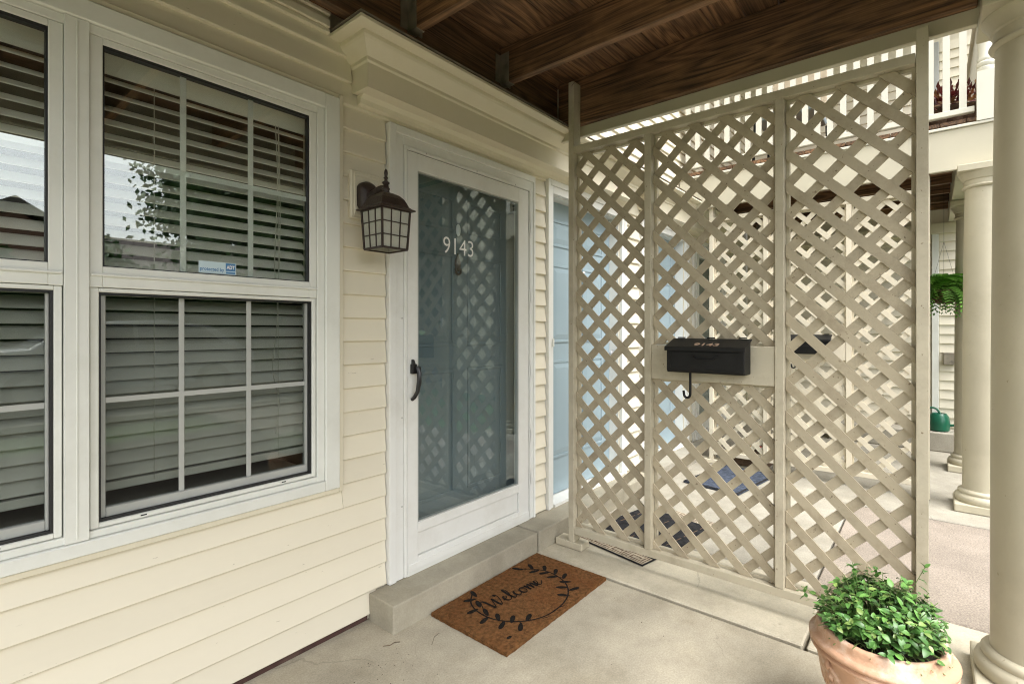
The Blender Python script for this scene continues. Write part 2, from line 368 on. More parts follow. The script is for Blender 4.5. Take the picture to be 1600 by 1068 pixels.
def ribbon(mb, pts, wid, z):
    """flat ribbon in XY with slight thickness"""
    n = len(pts); vs = []
    for i, p in enumerate(pts):
        d = (pts[min(i+1, n-1)]-pts[max(i-1, 0)]); d = Vector((d[0], d[1])); d = d.normalized() if d.length > 1e-9 else Vector((1, 0))
        nn = Vector((-d.y, d.x)); wv = wid[i] if isinstance(wid, list) else wid
        vs.append((p[0]+nn.x*wv, p[1]+nn.y*wv, z)); vs.append((p[0]-nn.x*wv, p[1]-nn.y*wv, z))
    mb.add(vs, [(2*i, 2*i+1, 2*i+3, 2*i+2) for i in range(n-1)])

# ================================================================== ground
WY = 1.854      # butt line of the siding, house lies at larger y
g = MB(); g.box(-300, 300, -300, 300, -1.2, -.12); struct('ground', g, 'grass')
g = MB(); g.box(-60, 60, -13.5, -5.2, -.118, -.09); struct('parking_road', g, 'asphalt')
g = MB(); g.box(-12, 2.84, -3.4, -.61, -.119, -.05); struct('mulch_bed', g, 'soil')
g = MB(); g.box(-60, 60, -5.2, -5.05, -.119, .02); struct('kerb', g, 'concrete_light', bevel=.01)
g = MB(); g.box(-4, 9, -.6, 1.95, -.118, -.062); struct('joint_bed', g, 'joint')
g = MB(); g.box(-4, 2.243, -.55, 1.90, -.06, 0); struct('porch_floor', g, 'concrete_porch', bevel=.006)
g = MB(); g.box(2.262, 2.846, .392, 1.90, -.06, .004); struct('walk_slab', g, 'concrete_band', bevel=.006)
g = MB(); g.box(2.262, 2.846, -.55, .378, -.06, .002); struct('walk_slab', g, 'concrete_band', bevel=.006)
g = MB(); g.box(2.858, 4.318, .446, 1.90, -.06, .002); struct('stoop_slab', g, 'concrete_light', bevel=.006)
g = MB(); g.box(2.858, 4.318, -4.9, .436, -.06, .0); struct('path', g, 'aggregate', bevel=.006)
g = MB(); g.box(4.330, 8.9, -.55, 1.90, -.06, .004); struct('porch_floor', g, 'concrete_light', bevel=.006)

# ================================================================== townhouse
house = thing('townhouse', (0, 1.9, 0), 'cream vinyl-sided townhouse wall with twin window, white storm door and blue doors', 'building')
GX = [(-.375, .247), (.365, 1.0)]            # glass of the two windows
HOLES = [(-.42, 1.045, .62, 2.13), (1.45, 2.385, .12, 2.085), (2.64, 3.55, .12, 2.12), (3.97, 4.88, .12, 2.12), (5.16, 6.07, .12, 2.085)]
TRIMS = [(-.575, 1.142, .590, 2.204), (1.364, 2.432, .05, 2.17), (2.569, 3.625, .05, 2.20), (3.89, 4.96, .05, 2.20), (5.08, 6.15, .05, 2.17)]
CORN = [(1.193, 3.80), (3.74, 6.3)]
def holes_grid(x0, x1, z0, z1, holes):
    xs = sorted({x0, x1, *[h[0] for h in holes], *[h[1] for h in holes]}); zs = sorted({z0, z1, *[h[2] for h in holes], *[h[3] for h in holes]})
    xs = [x for x in xs if x0 <= x <= x1]; zs = [z for z in zs if z0 <= z <= z1]
    for i in range(len(xs)-1):
        for j in range(len(zs)-1):
            cx = (xs[i]+xs[i+1])/2; cz = (zs[j]+zs[j+1])/2
            if not any(h[0] < cx < h[1] and h[2] < cz < h[3] for h in holes): yield xs[i], xs[i+1], zs[j], zs[j+1]
m = MB()
for a, b, c, d in holes_grid(-4, 7.2, 0, 6.2, HOLES): m.box(a, b, 1.874, 1.99, c, d)
m.build('wall', 'cream_trim', house)
m = MB(); m.box(-4, 1.27, 1.868, 1.8735, 0, .034); m.build('foundation_strip', 'foundation', house)

PITCH = .0977
def board_profile(z0, e, y=WY):
    return [(y+.002, z0+.0), (y, z0+.003), (y+.0155, z0+e+.001), (y+.0185, z0+e+.001), (y+.0185, z0+.004), (y+.016, z0-.001)] if e > .05 else [(y+.002, z0), (y, z0+.003), (y+.001, z0+e), (y+.0185, z0+e), (y+.0185, z0)]
def facade_courses():
    zl = 1.395-PITCH*14
    k = 0
    z = zl
    while z < 4.2:
        segs = [(-4, 7.0)]
        if z < .02: z += PITCH; continue
        cut = []
        for (a, b, c, d) in TRIMS:
            if z+PITCH*.9 > c and z < d-.005: cut.append((a, b, c, d))
        for a, b in CORN:
            if z+PITCH*.5 > 2.232 and z+PITCH*.5 < 2.42: cut.append((a, b, 2.232, 2.42))
        if z > 2.42 and z < 2.72: cut.append((-4, 2.53, 0, 9)); cut.append((4.74, 7.1, 0, 9))
        for (a, b, c, d) in cut:
            for (za, zb) in ((z, c), (d, z+PITCH)):
                if .012 < zb-za < PITCH*.95 and z <= min(za, zb) and zb <= z+PITCH and d < 5 and b > -1:
                    mb = MB(); mb.prism(board_profile(za, zb-za-.001), 0, max(a, -1.6)-.003, b+.003); mb.build('siding_board', 'siding', house)
        out = []; x = -4
        for c in sorted(cut):
            if c[0] > x: out.append((x, c[0]))
            x = max(x, c[1])
        if x < 7.0: out.append((x, 7.0))
        for a, b in out:
            if b-a < .01: continue
            if z > 2.72 and b <= 2.4: continue
            if b < -1: continue
            e = PITCH
            a2 = max(a, -1.6)
            jit = random.uniform(-.0006, .0006)
            mb = MB(); mb.prism([(q[0]+jit-0., q[1]) for q in board_profile(z, e)], 0, a2+(.004 if a > -3 else 0), b-.004-random.uniform(0, .004))
            mb.build('siding_board', 'siding', house)
        z += PITCH
facade_courses()
# upper wall siding above the visible courses: one joined skin
m = MB(); z = 4.215
while z < 6.1: m.prism(board_profile(z, PITCH), 0, -4, 7.0); z += PITCH
tag(m.build('upper_siding', 'siding', house), kind='stuff')
m = MB(); z = 2.76
while z < 4.2: m.prism(board_profile(z, PITCH), 0, -4, 2.40); z += PITCH
tag(m.build('upper_siding', 'siding', house), kind='stuff')
m = MB(); m.prism([(1.2, 6.1), (1.2, 6.25), (6.5, 8.9), (6.5, 8.75)], 0, -4.4, 7.4); m.build('roof', 'shingle', house)

# ---- twin window
yt = WY-.012
m = MB()
tx0, tx1, tz0, tz1 = TRIMS[0]
# cream lip round the casing
lip = .020
for b in ((tx0, tx0+lip, tz0, tz1), (tx1-lip, tx1, tz0, tz1), (tx0+lip, tx1-lip, tz1-lip, tz1), (tx0+lip, tx1-lip, tz0, tz0+lip)):
    m.box(b[0], b[1], yt+.004, 1.873, b[2], b[3])
win = m.build('window', 'cream_trim', house, bevel=.003)
m = MB(); cx0, cx1, cz0, cz1 = tx0+lip, tx1-lip, tz0+lip, tz1-lip
fx0, fx1, fz0, fz1 = -.435, 1.060, .650, 2.125
for b in ((cx0, fx0, cz0, cz1), (fx1, cx1, cz0, cz1), (fx0, fx1, fz1, cz1), (fx0, fx1, cz0, fz0)):
    m.box(b[0], b[1], yt-.004, 1.88, b[2], b[3])
m.build('casing', 'white_trim', win, bevel=.003)
m = MB()
for b in ((fx0+.001, -.40, fz0+.001, fz1-.001), (1.03, fx1-.001, fz0+.001, fz1-.001), (-.4, 1.03, 2.098, fz1-.001), (-.4, 1.03, fz0+.001, .672)):
    m.box(b[0], b[1], yt+.008, 1.93, b[2], b[3])
m.build('frame', 'white_trim', win, bevel=.002)
m = MB(); m.box(.279, .333, yt+.001, 1.94, fz0+.002, fz1-.0015); m.box(.304, .308, yt-.001, yt+.0009, fz0+.01, fz1-.01)
m.build('mullion_cover', 'white_trim', win, bevel=.0015)
for (a, b) in GX:
    L = a-.03 if a > 0 else -.399; Rr = b+.029 if b > .5 else .278
    if a > 0: L = .334
    # upper sash
    m = MB(); y0, y1 = yt+.010, 1.885; zb, zt = 1.433, 2.078
    m.box(L, a, y0, y1, zb-.062, 2.097); m.box(b, Rr, y0, y1, zb-.062, 2.097); m.box(a, b, y0, y1, zt, 2.097); m.box(a, b, y0, y1, zb-.061, zb)
    m.box(L+.002, Rr-.002, y0-.008, y0-.0005, zb-.03, zb-.022)
    m.build('upper_sash', 'white_trim', win, bevel=.002)
    m = MB(); gk = .005
    for q in ((a, a+gk, zb, zt), (b-gk, b, zb, zt), (a+gk, b-gk, zt-.009, zt), (a+gk, b-gk, zb, zb+.003)): m.box(q[0], q[1], y0+.006, y1-.002, q[2], q[3])
    m.build('glazing_seal', 'gasket', win)
    m = MB(); m.box(a+.001, b-.001, 1.866, 1.8695, zb+.001, zt-.001); m.build('pane', 'pane_glass', win)
    w3 = (b-a)/3
    for k in (1, 2):
        box('muntin', (a+w3*k-.009, a+w3*k+.009, 1.873, 1.879, zb, zt), 'muntin_white', win)
    box('muntin', (a, b, 1.8715, 1.8725, (zb+zt)/2-.009, (zb+zt)/2+.009), 'muntin_white', win, bevel=0)
    # lower sash with its outer screen track
    zb, zt = .700, 1.358
    m = MB(); y0, y1 = yt+.014, 1.91
    m.box(L+.002, a-.008, y0, y1, .674, 1.370); m.box(b+.012, Rr-.002, y0, y1, .674, 1.370); m.box(a-.008, b+.012, y0, y1, zt, 1.370); m.box(a-.008, b+.012, y0, y1, .674, zb-.012)
    m.build('screen_frame', 'white_trim', win, bevel=.002)
    m = MB(); gk = .006
    for q in ((a-.008, a-.008+gk, zb-.012, zt), (b+.012-gk, b+.012, zb-.012, zt), (a-.008+gk, b+.012-gk, zt-gk, zt), (a-.008+gk, b+.012-gk, zb-.012, zb-.012+gk)): m.box(q[0], q[1], y0+.008, y1-.002, q[2], q[3])
    m.build('glazing_seal', 'gasket', win)
    m = MB()
    for q in ((a-.002, a+.012, zb-.006, zt-gk), (b-.002, b+.006, zb-.006, zt-gk), (a+.012, b-.002, zb-.006, zb+.022)): m.box(q[0], q[1], y0+.024, y1-.004, q[2], q[3])
    m.build('lower_sash', 'grey_track', win, bevel=.002)
    m = MB(); m.box(a+.004, b-.002, 1.894, 1.897, zb+.004, zt-gk); m.build('pane', 'lower_glass', win)
    zm = (zb+zt)/2+.01
    for k in (1, 2):
        box('muntin', (a+w3*k-.008, a+w3*k+.008, 1.8885, 1.8935, zb+.02, zt-.006), 'muntin_grey', win)
    box('muntin', (a+.012, b-.003, 1.8872, 1.8882, zm-.008, zm+.008), 'muntin_grey', win, bevel=0)
    for xs in (a+.10, b-.10):
        box('weep_slot', (xs-.008, xs+.008, yt+.0135, yt+.016, .680, .684), 'gasket', win, bevel=0)
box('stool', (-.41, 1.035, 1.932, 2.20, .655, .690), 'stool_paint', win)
# alarm sticker in the upper right sash
m = MB(); m.box(.618, .735, 1.8635, 1.8650, 1.438, 1.478); m.build('alarm_sticker', 'sticker_pale', win)
m = MB(); m.box(.701, .732, 1.8627, 1.8634, 1.450, 1.476); m.build('sticker_badge', 'sticker_blue', win)
def text_on_wall(s, size, x, z, y, mat, parent, name, bold=0., wid=None):
    v, f = text_geo(s, size, 0., bold)
    mx = max(q[0] for q in v); mn = min(q[0] for q in v); k = (wid/(mx-mn)) if wid else 1
    m = MB(); m.add([(x+(q[0]-mn)*k, y, z+q[1]) for q in v], f); return m.build(name, mat, parent)
text_on_wall('protected by', .0165, .622, 1.447, 1.8630, 'sticker_blue', win, 'lettering', .0003, .074)
text_on_wall('ADT', .017, .7035, 1.457, 1.8622, 'white_vinyl', win, 'lettering', .0006, .026)
m = MB(); m.box(.702, .731, 1.8628, 1.8633, 1.441, 1.447); m.build('sticker_stripe', 'sticker_blue', win)

# ---- storm door A
def casing_set(x0, x1, z1, xi0, xi1, zi1, mat, part):
    m = MB()
    for (p0, p1, yy) in ((0, .45, -.016), (.45, 1., -.008)):
        def lerp(a, b, t): return a+(b-a)*t
        a0, a1 = lerp(x0, xi0, p0), lerp(x0, xi0, p1); b0, b1 = lerp(x1, xi1, p0), lerp(x1, xi1, p1); c0, c1 = lerp(z1, zi1, p0), lerp(z1, zi1, p1)
        m.box(a0, a1, WY+yy, 1.8735, .118, c0); m.box(b1, b0, WY+yy, 1.8735, .118, c0); m.box(a1, b1, WY+yy, 1.8735, c1, c0)
    return m.build('casing', mat, part, bevel=.002)
def panel_door(parent, x0, x1, z0, z1, y, mat, name='front_door'):
    m = MB(); m.box(x0, x1, y, y+.045, z0, z1); d = m.build(name, mat, parent, bevel=.002)
    W = x1-x0; st = .115; mid = .10; cw = (W-2*st-mid)/2
    for (za, zb) in ((z1-.30, z1-.12), (z0+1.02, z1-.42), (z0+.24, z0+.90)):
        for k in (0, 1):
            xa = x0+st+k*(cw+mid); xb = xa+cw
            p = MB(); t = .018
            for q in ((xa, xb, zb-t, zb), (xa, xb, za, za+t), (xa, xa+t, za+t, zb-t), (xb-t, xb, za+t, zb-t)):
                p.box(q[0], q[1], y-.006, y-.0005, q[2], q[3])
            p.frustum((xa+xb)/2, 0, 0, 0, 0, 0, 0, 0)
            p.v = p.v[:-8]; p.f = p.f[:-6]; p.mi = p.mi[:-6]
            i = .055
            p.add([(xa+t, y-.0008, za+t), (xb-t, y-.0008, za+t), (xb-t, y-.0008, zb-t), (xa+t, y-.0008, zb-t), (xa+i, y-.007, za+i), (xb-i, y-.007, za+i), (xb-i, y-.007, zb-i), (xa+i, y-.007, zb-i)],
                  [(0,1,5,4),(1,2,6,5),(2,3,7,6),(3,0,4,7),(4,5,6,7)])
            p.build('door_panel', mat, d, bevel=.0015)
    return d
def jamb(parent, x0, x1, z1, mat):
    m = MB(); m.box(x0-.012, x0+.001, 1.8745, 2.02, .12, z1); m.box(x1-.001, x1+.012, 1.8745, 2.02, .12, z1); m.box(x0+.001, x1-.001, 1.8745, 2.02, z1-.012, z1)
    m.box(x0+.001, x1-.001, 1.84, 2.02, .118, .135)
    return m.build('jamb', mat, parent)
def storm_door(x0, x1, handle_left=True, number=None):
    z0, z1 = .136, 2.07
    fr = MB(); fr.box(x0-.018, x0-.003, WY-.014, 1.873, .12, z1+.018); fr.box(x1+.003, x1+.018, WY-.014, 1.873, .12, z1+.018); fr.box(x0-.003, x1+.003, WY-.014, 1.873, z1+.003, z1+.018)
    frame = fr.build('storm_frame', 'storm_white', house, bevel=.002)
    casing_set(x0-.101, x1+.054, 2.168, x0-.019, x1+.019, z1+.019, 'storm_white', frame)
    gx0, gx1, gz0, gz1 = x0+.062, x1-.10, .348, 1.99
    y0, y1 = WY-.010, WY+.018
    m = MB(); m.box(x0, gx0, y0, y1, z0, z1); m.box(gx1, x1-.012, y0, y1, z0, z1); m.box(x1-.0115, x1, y0+.006, y1, z0, z1)
    m.box(gx0, gx1, y0, y1, gz1, z1); m.box(gx0, gx1, y0, y1, .300, gz0); m.box(gx0, gx1, y0, y1, z0, .190); m.box(gx0+.003, gx1-.003, y0+.010, y1, .193, .297)
    door = m.build('storm_door', 'storm_white', house, bevel=.002)
    m = MB(); m.box(x0-.0029, x0-.0001, y0+.001, y1, z0, z1); m.box(x0, x1, y0+.005, y1, z1+.0003, z1+.0028); m.build('weather_strip', 'gasket', door)
    # kick plate sweep, inner glass frame, latch, screws
    box('door_sweep', (x0+.004, x1-.006, y0-.004, y0-.0005, z0-.004, z0+.032), 'storm_white', door)
    m = MB(); g = .006
    for q in ((gx0, gx0+g, gz0, gz1), (gx1-g, gx1, gz0, gz1), (gx0+g, gx1-g, gz0, gz0+g), (gx0+g, gx1-g, gz1-g, gz1)): m.box(q[0], q[1], y0+.003, y1-.002, q[2], q[3])
    m.build('glazing_seal', 'grey_track', door)
    m = MB(); m.box(gx0+g-.002, gx1-g+.002, y0+.010, y0+.013, gz0+g-.002, gz1-g+.002); m.build('pane', 'storm_glass', door)
    for zz in (.36, .62, 1.0, 1.45, 1.86):
        box('hinge', (x1-.002, x1+.012, y0-.004, y0+.002, zz-.035, zz+.035), 'storm_white', door)
    for zz in (.45, .85, 1.3, 1.75):
        mm = MB(); mm.lathe([(.004, 0), (.003, .002)], 0, 0, 10); mm.v = [(x0-.035+a, WY-.0165-c, zz+b) for a, b, c in mm.v]; mm.build('screw', 'grey_track', frame)
    for t in (.12, .5, .85):
        xx = x0+t*(x1-x0)
        mm = MB(); mm.lathe([(.004, 0), (.003, .002)], 0, 0, 10); mm.v = [(xx+a, WY-.0145-c, z1+.011+b) for a, b, c in mm.v]; mm.build('screw', 'grey_track', frame)
    # pull handle
    hx = x0+.030 if handle_left else x1-.05
    h = MB(); h.box(hx-.014, hx+.012, y0-.020, y0, 1.045, 1.090); h.prism([(y0, 1.085), (y0-.018, 1.088), (y0-.008, 1.108), (y0, 1.112)], 0, hx-.008, hx+.007)
    h.tube([(hx+.010, y0-.022, 1.078), (hx+.012, y0-.034, 1.05), (hx+.010, y0-.036, 1.01), (hx+.004, y0-.032, .965), (hx-.004, y0-.02, .938), (hx-.006, y0-.002, .925)], [.010, .0115, .011, .010, .009, .008], 10)
    h.lathe([(.009, 0), (.009, .014), (.006, .016)], hx+.016, y0-.030, 12, z0=1.062)
    h.build('handle', 'black_plastic', door, smooth=True, bevel=.002)
    if number:
        v, f = text_geo(number, .112, 0., -.0006)
        mx = max(q[0] for q in v); mn = min(q[0] for q in v); k = .212/(mx-mn)
        h = max(q[1] for q in v); kz = .082/h
        m = MB(); m.add([(1.695+(q[0]-mn)*k, y0+.0085, 1.628+q[1]*kz) for q in v], f); m.build('house_number', 'white_vinyl', door)
    return door
sdoor = storm_door(1.466, 2.378, True, '9143')
fd = panel_door(house, 1.463, 2.374, .14, 2.07, 1.958, 'teal_door'); jamb(house, 1.463, 2.374, 2.084, 'white_trim')
# knocker and small white oval on the inner door
m = MB(); m.lathe([(.001, 0), (.020, .001), (.026, .006), (.018, .012), (.001, .014)], 0, 0, 20)
m.v = [(1.889+a*.9, 1.957-c, 1.598+b*1.55) for a, b, c in m.v]; m.tube([(1.869, 1.948, 1.575), (1.874, 1.945, 1.55), (1.889, 1.943, 1.541), (1.904, 1.945, 1.55), (1.909, 1.948, 1.575)], .006, 8)
m.prism([(1.883, 1.63), (1.895, 1.63), (1.889, 1.655)], 1, 1.945, 1.957)
m.build('door_knocker', 'bronze', fd, smooth=True)
m = MB(); m.lathe([(.001, 0), (.020, 0), (.020, .004), (.014, .008), (.001, .009)], 0, 0, 20)
m.v = [(1.897+a*.8, 1.957-c, 1.782+b*1.6) for a, b, c in m.v]; m.build('white_oval', 'white_vinyl', fd, smooth=True)
# ---- doors B and C (blue) and storm door D
def blue_door(x0, x1, num, numx):
    d = panel_door(house, x0, x1, .14, 2.108, 1.955, 'blue_door'); jamb(house, x0, x1, 2.12, 'storm_white')
    casing_set(x0-.072, x1+.075, 2.198, x0-.010, x1+.010, 2.112, 'storm_white', d)
    v, f = text_geo(num, .10, 0., .0006); m = MB(); m.add([(numx+q[0]*.9, 1.946, 1.60+q[1]) for q in v], f); m.build('house_number', 'white_vinyl', d)
    k = MB(); k.lathe([(.027, 0), (.027, .008), (.012, .012), (.012, .04), (.027, .05), (.028, .065), (.015, .075), (.001, .076)], 0, 0, 18)
    k.v = [(x1-.07+a, 1.955-c, 1.06+b) for a, b, c in k.v]; k.build('handle', 'rim_metal', d, smooth=True)
    box('doorbell', (x0-.036, x0-.022, WY-.024, WY-.0165, 1.14, 1.19), 'white_trim', d)
    return d
blue_door(2.64, 3.55, '9145', 3.0); blue_door(3.97, 4.88, '9147', 4.33)
storm_door(5.18, 6.06, False); panel_door(house, 5.175, 6.056, .14, 2.07, 1.958, 'teal_door'); jamb(house, 5.175, 6.056, 2.084, 'white_trim')
# ---- cornice above each pair of doors
def cornice(xa, xb, name='cornice'):
    """mitred profile (distance out from wall, z) swept round the left end, front and right end"""
    prof = [(0, 2.232), (.101, 2.232), (.101, 2.331), (.108, 2.338), (.108, 2.352), (.118, 2.358), (.140, 2.378), (.158, 2.392), (.164, 2.402), (.164, 2.418), (.196, 2.420), (.214, 2.424), (.214, 2.436), (.196, 2.440), (0, 2.444)]
    m = MB(); vs = []; n = len(prof); yw = 1.873
    for (d, z) in prof: vs.append((xa-max(d-.101, 0)*.93, yw, z))
    for (d, z) in prof: vs.append((xa-max(d-.101, 0)*.93, WY-d, z))
    for (d, z) in prof: vs.append((xb+max(d-.101, 0)*.93, WY-d, z))
    for (d, z) in prof: vs.append((xb+max(d-.101, 0)*.93, yw, z))
    fs = []
    for s in range(3):
        for i in range(n-1): fs.append((s*n+i, s*n+i+1, (s+1)*n+i+1, (s+1)*n+i))
    m.add(vs, fs); c = m.build(name, 'cream_trim', house, smooth=20)
    # bed moulding between the frieze and the siding
    m = MB(); m.prism([(WY-.004, 2.190), (WY-.020, 2.196), (WY-.024, 2.215), (WY-.040, 2.2315), (1.872, 2.2315), (1.872, 2.190)], 0, xa+.02, xb-.02); m.build('bed_moulding', 'cream_trim', c, smooth=20)
    m = MB(); m.box(xa-.107, xb+.107, WY-.216, 1.872, 2.4445, 2.449); m.build('cap_flashing', 'galv', c)
    return c
cornice(1.193, 3.64); cornice(3.86, 6.3)
m = MB(); m.box(-4, 1.08, 1.838, 1.873, 2.449, 2.482); m.box(-4, 1.08, 1.846, 1.8725, 2.4825, 2.496); m.box(-4, 1.08, 1.836, 1.873, 2.4965, 2.512); m.box(-4, 1.085, 1.846, 1.8725, 2.43, 2.4485); m.build('frieze_trim', 'cream_trim', house, bevel=.003)
# end cap the wall casts into the porch
# ---- the dim room behind the window
def shell(name, x0, x1, y0, y1, z0, z1, mat, fl):
    m = MB(); t = .05
    m.box(x0-t, x0, y0, y1, z0, z1); m.box(x1, x1+t, y0, y1, z0, z1); m.box(x0-t, x1+t, y1, y1+t, z0, z1); m.box(x0-t, x1+t, y0, y1+t, z1, z1+t); m.cur = 1; m.box(x0-t, x1+t, y0, y1+t, z0-t, z0)
    o = m.build(name, [mat, fl], None); tag(o, kind='structure')
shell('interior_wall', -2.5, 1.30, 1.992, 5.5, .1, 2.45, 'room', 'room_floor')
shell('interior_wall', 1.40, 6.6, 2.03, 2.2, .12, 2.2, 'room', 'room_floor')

# ---- window blinds
def blind(x0, x1, label):
    t = thing('window_blind', ((x0+x1)/2, 1.99, .7), label, 'window blind', 'slatted blinds in the twin window')
    box('headrail', (x0, x1, 1.945, 2.005, 2.055, 2.115), 'slat', t)
    box('valance', (x0, x1, 1.934, 1.943, 2.030, 2.112), 'slat', t)
    L = x1-x0; n = 6
    prof = []
    for i in range(n+1):
        s = -0.025+.05*i/n; prof.append((s, .0025*(1-(s/.025)**2)))
    m = MB(); poly = prof+[(a, b-.0028) for a, b in prof[::-1]]
    m.prism(poly, 0, -L/2, L/2); me = m.mesh('slat'); me.materials.append(MATS['slat']); fixn(me)
    z = 2.025; k = 0
    while z > .80:
        tilt = 33+19*(2.025-z)+random.uniform(-1.5, 1.5)
        inst('slat', me, t, ((x0+x1)/2, 1.968, z), (R(tilt), random.uniform(-.003, .003), 0))
        z -= .0435; k += 1
    box('bottom_rail', (x0, x1, 1.952, 1.988, z-.012, z+.014), 'slat', t)
    for xx in (x0+.17, x1-.115):
        m = MB(); m.tube([(xx, 1.943, 2.06), (xx, 1.943, z)], .0012, 5); m.build('ladder_cord', 'cord', t)
    xx = x1-.13
    m = MB(); m.tube(catmull([(xx, 1.936, 2.05), (xx+.006, 1.930, 1.8), (xx-.004, 1.932, 1.5), (xx+.006, 1.930, 1.3), (xx-.012, 1.931, 1.1), (xx+.012, 1.930, .98), (xx, 1.931, .85)], 8), .0016, 6)
    m.tube(catmull([(xx+.012, 1.936, 2.05), (xx+.016, 1.930, 1.7), (xx+.010, 1.931, 1.4)], 8), .0016, 6); m.build('pull_cord', 'cord', t)
blind(.345, 1.035, 'pale horizontal slatted blind behind the window beside the wall lantern')
blind(-.415, .268, 'pale slatted blind behind the window cut off by the left edge')

# ================================================================== steps
m = MB(); m.box(1.272, 2.254, 1.690, 1.8615, -.01, .116); m.box(1.31, 2.254, 1.8614, 1.872, .0, .116)
tag(m.build('concrete_step', 'concrete_step', None, bevel=.008, seg=2), 'long low concrete step under the white storm door, behind the coir mat', 'step')
m = MB(); m.box(2.266, 3.74, 1.690, 1.872, -.01, .118)
tag(m.build('concrete_step', 'concrete_step', None, bevel=.008, seg=2), 'low concrete step under the nearer blue door behind the lattice post', 'step')
m = MB(); m.box(3.84, 6.3, 1.690, 1.872, -.01, .118)
tag(m.build('concrete_step', 'concrete_light', None, bevel=.008, seg=2), 'low concrete step under the farther blue door', 'step')

# ================================================================== porch decks
def deck(x0, x1, near, label, name='porch_deck', joists=(), railing=False):
    t = thing(name, ((x0+x1)/2, .7, 2.4), label, 'deck')
    zb = 2.70
    yb = -.33; k = 0
    while yb < 1.78:
        mb = MB(); mb.box(x0+.03, x1-.03, yb, yb+.1385, zb+random.uniform(0, .002), zb+.03); mb.build('deck_board', 'wood_x', t, bevel=.003)
        yb += .1425
    mb = MB(); mb.box(x0+.075, x1-.075, 1.715, 1.755, 2.46, 2.698); mb.build('ledger_board', 'wood_x', t, bevel=.002)
    mb = MB(); mb.box(x0+.075, x1-.075, 1.757, 1.852, 2.515, 2.698); mb.build('ledger_board', 'wood_x', t, bevel=.002)
    for xj in joists:
        mb = MB(); mb.box(xj-.02, xj+.02, -.135, 1.713, 2.516, 2.698); j = mb.build('joist', 'wood_y', t, bevel=.002)
        mb = MB(); mb.box(xj-.0195, xj+.0195, -.133, 1.711, 2.514, 2.5158); mb.build('lit_joist_edge', 'lit_joist_edge', j)
        # hanger
        h = MB(); h.box(xj-.0225, xj-.0205, 1.655, 1.7135, 2.512, 2.665); h.box(xj+.0205, xj+.0225, 1.655, 1.7135, 2.512, 2.665); h.box(xj-.0225, xj+.0225, 1.655, 1.7135, 2.510, 2.5135)
        h.box(xj-.058, xj-.0226, 1.711, 1.7145, 2.52, 2.66); h.box(xj+.0226, xj+.058, 1.711, 1.7145, 2.52, 2.66)
        hg = h.build('joist_hanger', 'galv', j)
    return t
d1 = deck(-1.05, 2.556, 0, 'dark stained deck overhead with joists and planks above the front door', joists=(-.85, -.42, .18, .78, 1.385, 1.985))
box('rim_joist', (2.487, 2.5235, -.13, 1.71, 2.432, 2.699), 'wood_y', d1, bevel=.003)
box('fascia', (2.525, 2.556, -.37, 1.852, 2.374, 2.76), 'fascia', d1, bevel=.003)
box('front_beam', (-1.05, 2.524, -.372, -.136, 2.378, 2.699), 'fascia', d1, bevel=.004)
box('end_fascia', (-1.09, -1.052, -.37, 1.852, 2.374, 2.76), 'fascia', d1, bevel=.004)
for (xx, yy, zz) in ((2.47, 1.60, 2.452), (2.40, 1.56, 2.62)):
    mm = MB(); mm.tube([(xx, yy, zz), (xx-.02, yy-.03, zz+.004)], .0022, 6); mm.build('nail', 'galv', d1)
d2 = deck(4.73, 7.0, 0, 'far dark porch deck behind the second lattice with white balcony railing', joists=[4.98+.40*k for k in range(6)])
box('rim_joist', (4.765, 4.80, -.13, 1.71, 2.432, 2.699), 'wood_y', d2, bevel=.003)
box('fascia', (4.73, 4.762, -.37, 1.852, 2.374, 2.662), 'fascia', d2, bevel=.003)
box('fascia_cap', (4.715, 4.775, -.385, 1.852, 2.6625, 2.682), 'balcony_white', d2, bevel=.003)
box('front_beam', (4.763, 7.0, -.372, -.136, 2.378, 2.699), 'fascia', d2, bevel=.004)
# balcony railing along the near edge and the front of the far deck
box('bottom_rail', (4.735, 4.785, -.23, 1.852, 2.762, 2.80), 'balcony_white', d2, bevel=.003)
box('top_rail', (4.72, 4.80, -.23, 1.852, 3.62, 3.66), 'balcony_white', d2, bevel=.006)
mb = MB(); mb.box(-.02, .02, -.02, .02, 2.80, 3.62); bme = mb.mesh('baluster'); bme.materials.append(MATS['balcony_white']); fixn(bme)
y = -.17
while y < 1.83: inst('baluster', bme, d2, (4.76, y, 0)); y += .0885
box('bottom_rail', (4.88, 6.98, -.315, -.265, 2.762, 2.80), 'balcony_white', d2, bevel=.003)
box('top_rail', (4.88, 6.98, -.33, -.25, 3.62, 3.66), 'balcony_white', d2, bevel=.006)
x = 4.95
while x < 6.95: inst('baluster', bme, d2, (x, -.29, 0)); x += .0885
mb = MB(); mb.box(4.71, 4.81, -.34, -.24, 2.684, 3.02)
mb.lathe([(.05, 3.02), (.052, 3.03), (.052, 3.045), (.044, 3.052), (.052, 3.062), (.052, 3.08), (.043, 3.09), (.047, 3.10), (.047, 3.112), (.04, 3.13), (.046, 3.3), (.046, 3.9), (.04, 4.6), (.05, 4.62), (.05, 4.849)], 4.76, -.29, 28)
mb.build('turned_post', 'balcony_white', d2, smooth=40)

m = MB(); m.box(4.66, 7.02, -.5, 1.852, 4.85, 5.05); m.build('balcony_shade_roof', 'fascia', d2)  # unseen slab, added to shade the wall behind the balusters
